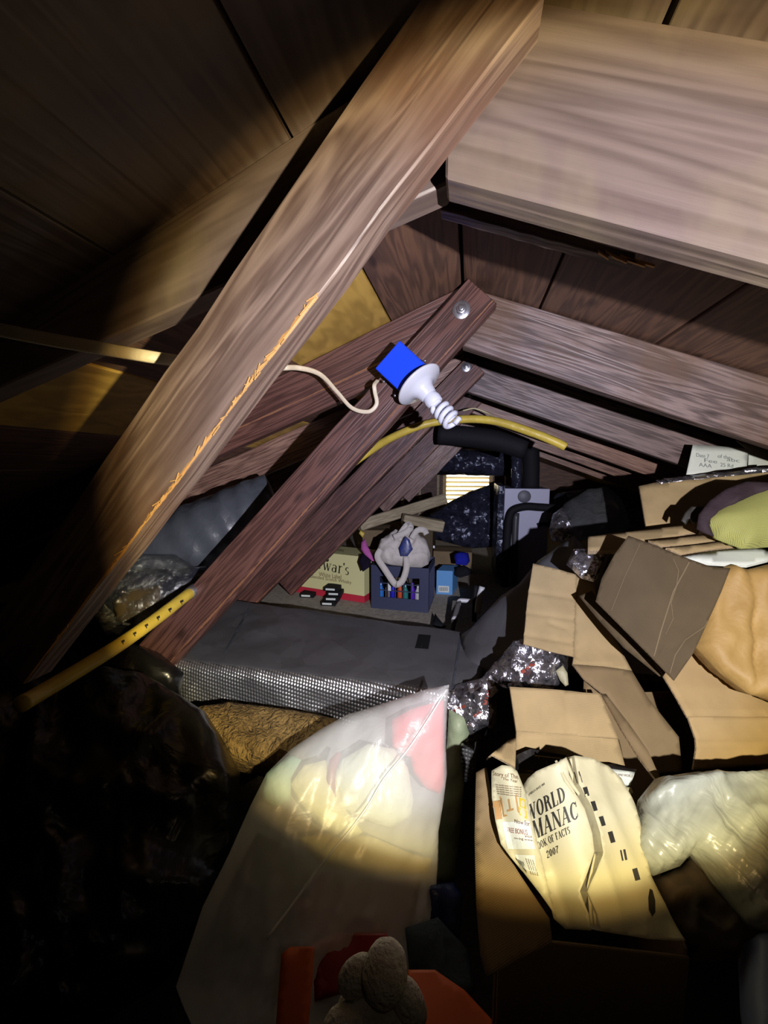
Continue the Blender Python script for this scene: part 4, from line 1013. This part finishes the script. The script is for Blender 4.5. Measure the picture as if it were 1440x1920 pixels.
garment([(400, 1690, .66), (480, 1560, .72), (560, 1600, .71), (590, 1680, .67), (520, 1760, .64), (420, 1790, .60)], cloth('charcoal_cloth', (.06, .07, .07)), 'charcoal cloth in the lower left of the milky bag', .008, .03, 9, .006, lift=-.02)

# plush toy and orange pieces at the bottom
M['plush'] = mat('white_plush', (.62, .60, .52), .95, bump=(140, .006), spec=.1)
toy = thing('plush_toy', PD(720, 1930, .50), 'white plush toy lying in the dark at the bottom edge', 'plush toy')
def ell(name, c, a, b, cc, m, par, rot=0):
    bm = bmesh.new(); bmesh.ops.create_uvsphere(bm, u_segments=24, v_segments=16, radius=1)
    vs = []
    for v in bm.verts:
        x, y, z = v.co; x, z = x*math.cos(rot)-z*math.sin(rot), x*math.sin(rot)+z*math.cos(rot)
        ux_, uy_, uz_ = v.co.x*a, v.co.y*cc, v.co.z*b
        q_ = RT*(ux_*math.cos(rot)-uz_*math.sin(rot))+UP*(ux_*math.sin(rot)+uz_*math.cos(rot))+FW*uy_
        vs.append(Vector(c)+q_*(1+.04*noise.noise(v.co*3)))
    fs = [tuple(v.index for v in f.verts) for f in bm.faces]; bm.free()
    return mesh(name, vs, fs, m, par, True)
ell('head', PD(722, 1825, .485), .028, .036, .028, M['plush'], toy, -.25)
ell('ear', PD(672, 1830, .50), .022, .030, .016, M['plush'], toy, -.9)
ell('body', PD(705, 1905, .50), .052, .045, .04, M['plush'], toy, .2)
ell('arm', PD(765, 1880, .49), .020, .034, .018, M['plush'], toy, .5)
ell('leg', PD(650, 1925, .48), .03, .022, .02, M['plush'], toy, .2)
M['orange'] = mat('orange_plastic', (.55, .10, .015), .45)
tag(patch('orange_toy', [(528, 1790, .56), (545, 1776, .57), (590, 1775, .57), (585, 1850, .54), (575, 1960, .50), (515, 1960, .50)], M['orange'], None, 14, .01), 'orange plastic panel standing left of the plush toy', 'toy part')
tag(patch('orange_toy', [(765, 1822, .57), (815, 1822, .57), (870, 1860, .55), (930, 1925, .52), (960, 1980, .50), (770, 1990, .49)], M['orange'], None, 14, .01), 'orange plastic sheet right of the plush toy', 'toy part')
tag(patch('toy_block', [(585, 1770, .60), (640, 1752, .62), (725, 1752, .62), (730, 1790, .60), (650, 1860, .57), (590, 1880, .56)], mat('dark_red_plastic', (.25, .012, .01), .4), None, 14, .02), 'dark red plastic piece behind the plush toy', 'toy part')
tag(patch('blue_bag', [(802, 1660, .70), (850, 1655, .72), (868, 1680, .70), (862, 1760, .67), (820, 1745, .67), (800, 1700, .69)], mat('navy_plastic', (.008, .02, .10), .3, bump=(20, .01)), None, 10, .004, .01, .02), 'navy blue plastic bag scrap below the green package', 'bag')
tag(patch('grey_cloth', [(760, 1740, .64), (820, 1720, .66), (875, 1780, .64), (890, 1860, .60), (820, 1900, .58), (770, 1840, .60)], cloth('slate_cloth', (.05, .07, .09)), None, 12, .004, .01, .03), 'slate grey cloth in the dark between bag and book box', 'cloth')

# ================================================================== BOOK BOX
CE = M['card_edge']
bkx = thing('book_box', PD(1080, 1800, .55), 'open cardboard box holding the curled paperbacks', 'box')
patch('flap', [(955, 1288, .76), (1040, 1293, .76), (1126, 1301, .76), (1142, 1345, .735), (1158, 1386, .715), (1060, 1378, .715), (968, 1373, .715)], M['card'], bkx, 7, .004, edge=CE, wob=.003, creases=[(1060, 1290, 1066, 1380, .002, 5)])
patch('back_wall', [(968, 1370, .717), (1060, 1375, .717), (1157, 1383, .717), (1172, 1440, .708), (1176, 1520, .705), (970, 1500, .705), (966, 1412, .708)], M['card'], bkx, 12, .004, edge=CE, axis=(0, 2), creases=[(1062, 1378, 1064, 1440, .001, 6)])
patch('flap', [(968, 1384, .712), (966, 1440, .66), (922, 1416, .68), (912, 1424, .69), (950, 1392, .71)], M['card'], bkx, 10, .004, edge=CE)
patch('left_flap', [(893, 1450, .63), (912, 1440, .635), (924, 1500, .60), (938, 1580, .56), (975, 1640, .53), (1030, 1722, .50), (1036, 1768, .485), (980, 1795, .475), (912, 1832, .465), (900, 1790, .48), (893, 1700, .52), (890, 1570, .58)], M['card_mid'], bkx, 14, .004, edge=CE, wob=.004)
# right flap seen edge on
patch('right_flap', [(1128, 1303, .76), (1136, 1303, .76), (1180, 1360, .70), (1215, 1410, .655), (1236, 1458, .62), (1228, 1462, .62), (1196, 1420, .655), (1165, 1370, .69)], M['card_mid'], bkx, 10, .006, edge=CE)
# box body (walls down to the floor)
wa, wb_, wc, wd2 = PD(968, 1470, .70), PD(1174, 1500, .70), PD(1270, 1790, .47), PD(920, 1760, .49)
def wall_quad(name, a, b, zb, m, par, t=.004):
    a, b = Vector(a), Vector(b); n = (b-a).cross(Vector((0, 0, 1))).normalized()*t
    return slab(name, a, b, (b.x, b.y, zb), (a.x, a.y, zb), n, m, par, .001)
lowz = .005
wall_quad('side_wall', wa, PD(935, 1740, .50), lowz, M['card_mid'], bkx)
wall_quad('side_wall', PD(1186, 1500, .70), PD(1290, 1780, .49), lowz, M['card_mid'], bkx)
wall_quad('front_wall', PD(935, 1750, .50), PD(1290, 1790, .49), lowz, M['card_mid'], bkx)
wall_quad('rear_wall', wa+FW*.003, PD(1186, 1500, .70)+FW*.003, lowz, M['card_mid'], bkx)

# books
al = thing('paperback_book', PD(1080, 1720, .53), 'thick curled almanac paperback with big black title in the open box', 'book')
def bulge(x0, x1, a):
    return lambda x, y, d: a*math.sin(math.pi*min(1, max(0, (x-(y-1440)*.32-x0)/(x1-x0))))
cover = patch('cover', [(980, 1474, .60), (990, 1460, .595), (1006, 1448, .59), (1046, 1432, .585), (1062, 1421, .585), (1070, 1474, .565), (1096, 1517, .545), (1110, 1562, .53), (1114, 1597, .52), (1101, 1635, .51), (1087, 1670, .50), (1103, 1712, .487), (1108, 1742, .477), (1060, 1742, .482), (1038, 1722, .488), (1018, 1640, .515), (1001, 1569, .545), (987, 1512, .575)],
              M['cream'], al, 7, .001, hf=bulge(975, 1085, .014))
pages = patch('page_block', [(1062, 1421, .59), (1090, 1424, .595), (1129, 1439, .60), (1150, 1462, .595), (1174, 1512, .57), (1183, 1545, .555), (1188, 1590, .54), (1200, 1640, .52), (1235, 1712, .495), (1266, 1760, .475), (1200, 1757, .475), (1108, 1742, .478), (1103, 1712, .487), (1087, 1670, .50), (1101, 1635, .51), (1114, 1597, .52), (1110, 1562, .53), (1096, 1517, .545), (1070, 1474, .565)],
              M['pages'], al, 7, .03, hf=lambda x, y, d: +.005*ridged((x-(y-1440)*.3)*.02, y*.004, 1, 5))
def T(polys, quad, m=M['ink'], tgt=cover, par=al): return decal('printed_text', polys, quad, tgt, m, par, .0007)
T(serif_text('WORLD'), [(989, 1543), (1063, 1500), (1057, 1473), (985, 1513)])
T(serif_text('MANAC'), [(1002, 1575), (1086, 1533), (1081, 1502), (997, 1541)])
T(rects((0, 0, 1, .1), (.4, 0, 1, 1)), [(998, 1573), (1004, 1570), (1002, 1543), (997, 1545)])
T(serif_text('OOK OF FACTS'), [(1010, 1593), (1070, 1562), (1067, 1549), (1006, 1580)])
T(serif_text('2007'), [(1026, 1610), (1049, 1598), (1047, 1585), (1024, 1596)])
T(font_text('AMERICA SINCE 1868'), [(992, 1493), (1022, 1471), (1021, 1467), (991, 1489)])
for (q, r_) in (((1082, 1458), 1.25), ((1097, 1485), 1), ((1112, 1512), 1), ((1127, 1540), 1.05), ((1144, 1570), 1.2), ((1190, 1640), 1.3)):
    x, y = q
    T(rects((0, 0, 1, .5), (0, .5, 1, 1)), [(x+1, y+9*r_), (x+8*r_, y+7*r_), (x+3*r_, y-10*r_), (x-5, y-8*r_)], M['ink'], pages)
T(rects((0, 0, .28, 1), (.6, 0, 1, 1)), [(1166, 1614), (1176, 1612), (1172, 1592), (1162, 1594)], M['ink'], pages)
T(ring(.5, .5, .5, .5, .5, .5, 0, 360, 7), [(1216, 1722), (1232, 1715), (1224, 1662), (1214, 1668)], M['ink'], pages)
for i in range(4):     # separated page wads near the top and the fold below
    x = 1040+i*9
    patch('page_fold', [(x, 1427-i*1.5, .580), (x+4, 1425-i*1.5, .580), (x+24, 1462+i*3, .563), (x+38, 1485+i*3, .552), (x+36, 1490+i*3, .552), (x+18, 1466+i*3, .561)], M['pages'], al, 6, .001)
for i in range(4):
    patch('page_fold', [(1114+i*7, 1600+i*4, .515), (1117+i*7, 1602+i*4, .515), (1106+i*7, 1660+i*6, .494), (1112+i*7, 1735+i*2, .470), (1107+i*7, 1735+i*2, .470), (1100+i*7, 1662+i*6, .494)], M['pages'], al, 8, .001)
b2k = thing('paperback_book', PD(980, 1650, .53), 'rolled yellow paperback with small print, left of the thick almanac', 'book')
cv2 = patch('cover', [(921, 1446, .60), (938, 1439, .60), (955, 1441, .598), (968, 1448, .597), (983, 1484, .585), (1001, 1569, .545), (1010, 1604, .53), (1027, 1687, .50), (1035, 1716, .49), (1009, 1677, .50), (980, 1635, .515), (957, 1607, .53), (939, 1583, .545), (929, 1540, .56), (922, 1496, .585)],
            M['cream'], b2k, 6, .001, hf=bulge(915, 975, .016))
def T2(polys, quad, m=M['ink_brown']): return decal('printed_text', polys, quad, cv2, m, b2k, .0007)
T2(font_text('Story of The'), [(924, 1456), (972, 1464), (970, 1452), (925, 1446)])
T2(font_text('The Year'), [(943, 1462), (970, 1468), (970, 1462), (943, 1457)])
for i in range(5): T2(font_text('the world news and events of'), [(929+i, 1472+i*4.2), (977, 1478+i*4.2), (977, 1475+i*4.2), (929+i, 1469+i*4.2)])
T2([[(a*.26, b) for a, b in p] for p in grid(6)], [(927, 1537), (985, 1532), (980, 1493), (924, 1503)], M['ink_tan'])
T2(rects((.0, 0, 1, .45), (.2, .5, 1, 1)), [(974, 1528), (988, 1536), (985, 1500), (970, 1494)], M['ink_yellow'])
T2(rects((0, 0, 1, .08), (0, .92, 1, 1), (0, .08, .1, .92), (.9, .08, 1, .92), (.3, .2, .7, .3), (.45, .3, .55, .8)), [(944, 1532), (974, 1524), (968, 1488), (938, 1494)], M['ink_tan'])
T2(grid(9), [(952, 1592), (1003, 1592), (992, 1540), (941, 1541)], M['paper'])
def T3(polys, quad, m=M['ink_brown']): return decal('printed_text', polys, quad, cv2, m, b2k, .0012)
T3(font_text('Now for'), [(966, 1543), (993, 1550), (992, 1540), (966, 1536)])
T3(font_text('FREE BONUS'), [(952, 1560), (989, 1566), (988, 1556), (952, 1551)], M['ink_red'])
T3(font_text('on-ing www.'), [(965, 1574), (1000, 1580), (999, 1574), (965, 1569)])
T3(font_text('visit'), [(984, 1570), (998, 1572), (997, 1567), (984, 1565)])
T2(grid(7), [(978, 1626), (1006, 1640), (1002, 1604), (965, 1602)], M['paper'])
T3(rects(*[(i*.14, 0, i*.14+.07, 1) for i in range(7)]), [(976, 1622), (990, 1638), (984, 1618), (966, 1608)], M['ink'])
for i in range(4): T3(font_text('almanac books 2007'), [(986+i*4, 1610+i), (996+i*4, 1640+i), (998+i*4, 1639+i), (988+i*4, 1609+i)])
# dark boxed items behind the books
M['black_card'] = mat('glossy_black_card', (.012, .010, .010), .3); M['gold'] = mat('gold_trim', (.50, .40, .16), .35, .4)
blk = thing('black_case', PD(1008, 1440, .66), 'glossy black case with gold edging at the back of the book box', 'case')
cs = patch('case', [(967, 1418, .685), (990, 1408, .69), (1009, 1412, .69), (1055, 1420, .69), (1062, 1450, .67), (1010, 1447, .67), (968, 1446, .67)], M['black_card'], blk, 8, .03, smooth=False)
decal('gold_trim', rects((.40, 0, .43, 1), (.43, .94, 1, 1), (0, 0, .4, .06), (.47, 0, .485, .9)), [(968, 1445), (1060, 1449), (1056, 1422), (967, 1412)], cs, M['gold'], blk, .001)
wl = patch('booklet', [(1127, 1440, .665), (1189, 1449, .665), (1180, 1474, .65), (1152, 1470, .645), (1140, 1455, .65)], M['paper'], None, 8, .006)
tag(wl, 'white label end of a booklet behind the almanac pages', 'booklet')
decal('printed_text', font_text('TERY AND WORLD'), [(1146, 1453), (1186, 1458), (1187, 1453), (1147, 1449)], wl, M['ink_brown'], wl)
tag(patch('black_case', [(1125, 1436, .675), (1150, 1436, .68), (1192, 1446, .68), (1190, 1451, .672), (1128, 1443, .672)], M['black_card'], None, 6, .01), 'thin black case lying on the white booklet end', 'case')
for i, (yy, c) in enumerate(((1482, 'pages'), (1500, 'black_card'), (1520, 'black_card'))):
    tag(patch('booklet', [(1156, yy-8, .64), (1182, yy-4, .64), (1186, yy+6, .635), (1166, yy+6, .63)], M[c], None, 6, .006), ['yellowed booklet edge just below the white label end', 'dark booklet edge below the yellowed one', 'lowest dark booklet edge right of the almanac'][i], 'booklet')

# ================================================================== RIGHT CARDBOARD PILE
cb1 = thing('moving_box', PD(1200, 1500, .85), 'large open cardboard box with tan folded flaps, right of the foil', 'box')
patch('flap', [(999, 1057, 1.02), (1040, 1066, 1.01), (1081, 1078, 1.0), (1079, 1140, .96), (1076, 1232, .90), (1030, 1222, .90), (981, 1208, .91), (988, 1130, .965)], M['card'], cb1, 4.5, .004, edge=CE, wob=.002, creases=[(990, 1108, 1078, 1122, .0042, 3.5), (985, 1148, 1078, 1162, .0034, 3.5), (983, 1190, 1076, 1206, .0045, 4), (1030, 1168, 1060, 1178, .004, 4)])
patch('inner_wall', [(1081, 1078, 1.0), (1112, 1090, 1.0), (1118, 1120, .985), (1140, 1175, .94), (1165, 1222, .90), (1184, 1258, .87), (1130, 1250, .87), (1073, 1246, .88), (1076, 1232, .90), (1079, 1140, .96)], M['card'], cb1, 10, .004, edge=CE, wob=.001, creases=[(1080, 1080, 1076, 1232, .003, 5), (1076, 1212, 1150, 1224, .001, 5)])
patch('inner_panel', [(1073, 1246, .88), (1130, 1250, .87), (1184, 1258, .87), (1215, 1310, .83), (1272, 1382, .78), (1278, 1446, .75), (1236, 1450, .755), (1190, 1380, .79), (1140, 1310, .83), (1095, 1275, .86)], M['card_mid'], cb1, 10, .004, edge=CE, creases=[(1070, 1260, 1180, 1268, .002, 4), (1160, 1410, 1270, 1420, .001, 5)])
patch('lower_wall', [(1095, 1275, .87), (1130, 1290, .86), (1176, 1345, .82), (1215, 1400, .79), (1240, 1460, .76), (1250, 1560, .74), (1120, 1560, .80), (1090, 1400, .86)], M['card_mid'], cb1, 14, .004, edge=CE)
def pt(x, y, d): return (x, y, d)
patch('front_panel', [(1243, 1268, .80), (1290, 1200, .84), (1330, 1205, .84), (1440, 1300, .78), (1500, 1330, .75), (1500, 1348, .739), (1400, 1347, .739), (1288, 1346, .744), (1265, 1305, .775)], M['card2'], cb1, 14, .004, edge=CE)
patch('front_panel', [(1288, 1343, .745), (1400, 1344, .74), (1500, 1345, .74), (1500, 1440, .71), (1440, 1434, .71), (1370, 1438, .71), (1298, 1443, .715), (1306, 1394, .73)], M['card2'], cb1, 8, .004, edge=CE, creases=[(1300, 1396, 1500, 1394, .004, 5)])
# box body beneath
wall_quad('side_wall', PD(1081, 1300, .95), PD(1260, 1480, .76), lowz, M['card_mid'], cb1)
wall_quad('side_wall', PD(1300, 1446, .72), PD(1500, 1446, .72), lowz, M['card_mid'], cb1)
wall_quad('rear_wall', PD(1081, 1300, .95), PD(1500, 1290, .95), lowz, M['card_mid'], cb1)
# big dark flap D and its second layer E
big = thing('cardboard_sheet', PD(1240, 1200, .8), 'large brown creased cardboard sheet leaning over the tan box', 'cardboard')
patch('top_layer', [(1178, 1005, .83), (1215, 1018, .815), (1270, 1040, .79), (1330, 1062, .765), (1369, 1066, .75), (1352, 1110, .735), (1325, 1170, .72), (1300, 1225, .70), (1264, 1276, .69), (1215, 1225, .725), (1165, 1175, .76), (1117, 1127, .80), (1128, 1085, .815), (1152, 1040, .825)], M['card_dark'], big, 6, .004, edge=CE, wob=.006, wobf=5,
      creases=[(1300, 1040, 1225, 1240, .0016, 3), (1262, 1048, 1285, 1080, .0012, 3), (1330, 1160, 1262, 1215, .0014, 4), (1200, 1010, 1140, 1140, .0008, 4)])
M['crease'] = mat('worn_crease', (.17, .125, .068), .8)
top_ = [o for o in big.children if o.name.startswith('top_layer')][0]
def crease(tgt, par, pts_, w0=2.0, m='crease'):
    for (a, b) in zip(pts_, pts_[1:]):
        dx, dy = b[0]-a[0], b[1]-a[1]; l_ = math.hypot(dx, dy); nx, ny = -dy/l_*w0/2, dx/l_*w0/2
        decal('crease_line', rects(*[(i/4, 0, (i+1)/4, 1) for i in range(4)]), [(a[0]-nx, a[1]-ny), (b[0]-nx, b[1]-ny), (b[0]+nx, b[1]+ny), (a[0]+nx, a[1]+ny)], tgt, M[m], par, .0008)
crease(top_, big, [(1292, 1054), (1262, 1110), (1240, 1180), (1226, 1230)], 2.4)
crease(top_, big, [(1262, 1048), (1272, 1070), (1268, 1100), (1258, 1130)], 1.4)
crease(top_, big, [(1345, 1130), (1320, 1176), (1285, 1200), (1266, 1228), (1256, 1262)], 1.6)
crease(top_, big, [(1200, 1020), (1172, 1080), (1146, 1145)], 1.0)
crease(top_, big, [(1258, 1130), (1262, 1160), (1248, 1190)], 1.2)
patch('under_layer', [(1086, 1118, .90), (1110, 1108, .89), (1130, 1135, .86), (1175, 1190, .81), (1225, 1240, .775), (1244, 1268, .755), (1236, 1268, .755), (1170, 1215, .81), (1120, 1160, .86)], M['card_dark'], big, 9, .004, edge=CE)
# kraft paper bag
kb = patch('paper_bag', [(1330, 1090, .80), (1345, 1068, .80), (1372, 1058, .79), (1400, 1068, .78), (1440, 1058, .78), (1500, 1070, .78), (1500, 1340, .70), (1440, 1312, .70), (1405, 1302, .70), (1350, 1262, .73), (1305, 1214, .76), (1318, 1150, .78)], M['paper_bag'], None, 9, .003, .02, .06, roundR=30,
           hf=lambda x, y, d: .006*noise.noise(Vector((x*.03, y*.02, 4)))-.010*math.exp(-((x-1402-(y-1060)*.02)/8)**2)+.004*ridged(x*.03, y*.015, 1, 3))
tag(kb, 'torn orange kraft paper bag at the right edge beside the cardboard', 'paper bag')
# flattened cartons G
for i, (pp, m_, lb) in enumerate((
    ([(1102, 1009, 1.02), (1200, 997, 1.0), (1303, 984, .98), (1310, 1000, .95), (1220, 1020, .955), (1160, 1035, .96), (1102, 1036, .97)], 'card', 'uppermost flattened tan carton under the mesh cushion'),
    ([(1215, 1017, .93), (1280, 1010, .925), (1338, 1002, .92), (1366, 1014, .895), (1300, 1024, .895), (1238, 1029, .90)], 'card', 'middle flattened tan carton under the mesh cushion'),
    ([(1247, 1031, .875), (1310, 1024, .875), (1365, 1017, .875), (1395, 1028, .855), (1330, 1034, .855), (1276, 1044, .86)], 'card', 'lowest flattened tan carton beside the brown sheet'),
    ([(1276, 1045, .845), (1330, 1036, .845), (1425, 1026, .84), (1445, 1040, .82), (1440, 1052, .80), (1400, 1062, .795), (1330, 1058, .80), (1295, 1052, .82)], 'paper', 'white board sheet below the flattened cartons'))):
    tag(patch('flattened_carton', pp, M[m_], None, 9, .012 if i < 3 else .006, edge=CE if i < 3 else None), lb, 'cardboard', 'flattened cartons')
# tall panel H with foil tape
ph = thing('upright_cardboard', PD(1320, 985, 1.15), 'upright tan cardboard panel with silver tape on its top edge', 'cardboard')
pn = patch('panel', [(1198, 912, 1.20), (1240, 903, 1.19), (1320, 893, 1.17), (1440, 877, 1.15), (1520, 870, 1.13), (1520, 1000, 1.05), (1400, 1000, 1.06), (1290, 985, 1.10), (1211, 990, 1.12)], M['card'], ph, 12, .005, edge=CE, axis=(0, 8), creases=[(1206, 912, 1218, 990, .002, 5), (1345, 890, 1350, 980, .001, 5)])
decal('foil_tape', rects(*[(i/10, 0, (i+1)/10, 1) for i in range(10)]), [(1228, 907), (1519, 878), (1519, 871), (1228, 905.5)], pn, M['foil_crumple'], ph, .001)
patch('foil_tape', [(1230, 901, 1.19), (1262, 896, 1.19), (1440, 872, 1.16), (1440, 880, 1.14), (1290, 900, 1.165), (1240, 907, 1.17)], M['foil_crumple'], ph, 6, .002, wob=.004, wobf=30)
# papers
pa = patch('paper_sheet', [(1299, 834, 1.30), (1350, 837, 1.29), (1403, 842, 1.28), (1400, 875, 1.25), (1398, 884, 1.25), (1340, 890, 1.25), (1285, 897, 1.26)], M['paper'], None, 10, .002)
tag(pa, 'white sheet with faint writing standing behind the tan panel', 'paper')
M['pencil'] = mat('faint_pencil', (.22, .24, .24), .8)
for (x, y, s) in ((1305, 850, 'Date 7'), (1345, 852, 'of the'), (1310, 868, 'AAA'), (1350, 868, '25 Rd'), (1320, 860, 'Fee'), (1362, 858, 'abc')):
    decal('pencil_writing', font_text(s), [(x, y+7), (x+24, y+10), (x+24, y+3), (x, y)], pa, M['pencil'], pa, .002)
tag(patch('paper_sheet', [(1380, 826, 1.36), (1440, 842, 1.34), (1500, 852, 1.32), (1500, 890, 1.28), (1402, 888, 1.29), (1404, 845, 1.33)], M['paper'], None, 12, .002), 'second pale sheet at the right edge behind the written one', 'paper')
# mesh cushion
M['mesh'] = None
m_, N_, L_, b_ = new_mat('yellow_green_mesh')
uv = N_.new('ShaderNodeUVMap'); wv = N_.new('ShaderNodeTexChecker'); wv.inputs['Scale'].default_value = 620
wv.inputs[1].default_value = (.44, .44, .13, 1); wv.inputs[2].default_value = (.27, .28, .09, 1); L_.new(uv.outputs[0], wv.inputs[0]); L_.new(wv.outputs[0], b_.inputs['Base Color']); b_.inputs['Roughness'].default_value = .8
bp_ = N_.new('ShaderNodeBump'); bp_.inputs['Distance'].default_value = .001; L_.new(wv.outputs['Fac'], bp_.inputs['Height']); L_.new(bp_.outputs[0], b_.inputs['Normal'])
cu = thing('mesh_cushion', PD(1400, 1020, .85), 'yellow-green mesh cushion with dark purple piping at the right edge', 'cushion')
patch('pad', [(1312, 985, .87), (1330, 962, .88), (1375, 935, .89), (1440, 912, .88), (1520, 905, .86), (1520, 1035, .80), (1440, 1026, .81), (1392, 1029, .81), (1345, 1012, .84)], m_, cu, 7, .002, .045, .03, roundR=60)
pur = mat('dark_purple_cloth', (.028, .015, .022), .8, bump=(60, .002))
patch('piping', [(1306, 992, .862), (1310, 965, .865), (1330, 940, .87), (1360, 918, .87), (1400, 903, .87), (1440, 905, .86), (1520, 890, .85), (1520, 914, .845), (1440, 918, .84), (1385, 940, .845), (1340, 968, .85), (1330, 985, .85), (1338, 1006, .845), (1322, 1000, .85)], pur, cu, 6, .004, .004, .004, roundR=8)
tag(patch('ragged_shadow', [(1277, 976, .93), (1284, 962, .93), (1296, 950, .93), (1318, 950, .92), (1312, 975, .92), (1300, 982, .92), (1292, 972, .925), (1286, 984, .925)], M['ink'], None, 4, .003), 'black sheet in place of the ragged shadow beside the mesh cushion', 'painted shadow')  # black sheet shaped as the ragged shadow next to the cushion

# white plastic bag at right and dark cloth beneath
wbg = patch('plastic_bag', [(1188, 1540, .56), (1196, 1500, .585), (1227, 1461, .60), (1303, 1453, .60), (1380, 1455, .60), (1500, 1440, .60), (1500, 1740, .47), (1440, 1748, .465), (1400, 1730, .47), (1335, 1655, .50), (1297, 1600, .52), (1275, 1624, .515), (1226, 1642, .515), (1198, 1624, .525), (1187, 1580, .54)], M['film_white'], None, 8, .001, .035, .05, roundR=45,
            hf=lambda x, y, d: .008*ridged((x-y*.6)*.018, (y+x*.5)*.008, 1, 7)+.004*ridged(x*.05, y*.02, 1, 3)+.010*math.exp(-(((y-1500)-(x-1220)*(-.25))/14)**2))
tag(wbg, 'white crumpled plastic bag at the right beside the almanac', 'plastic bag')
tag(patch('patterned_cloth', [(1224, 1650, .52), (1275, 1626, .53), (1300, 1606, .53), (1340, 1665, .505), (1400, 1738, .475), (1380, 1780, .465), (1290, 1770, .475), (1240, 1700, .50)],
          mat('black_brown_pattern', (.10, .07, .05), .8, vary=14, col2=(.008, .007, .007)), None, 10, .004, .012, .02, hf=lambda x, y, d: .01*ridged(x*.02, y*.02, 1, 7)), 'black and brown patterned cloth under the white plastic bag', 'cloth')
tag(patch('plastic_jug', [(1384, 1800, .47), (1396, 1768, .475), (1420, 1752, .475), (1500, 1748, .475), (1500, 1980, .40), (1400, 1980, .40), (1388, 1900, .43)], mat('pale_blue_plastic', (.20, .26, .45), .4), None, 12, .002, .03, .04, roundR=50), 'pale blue plastic jug shoulder in the bottom right corner', 'jug')
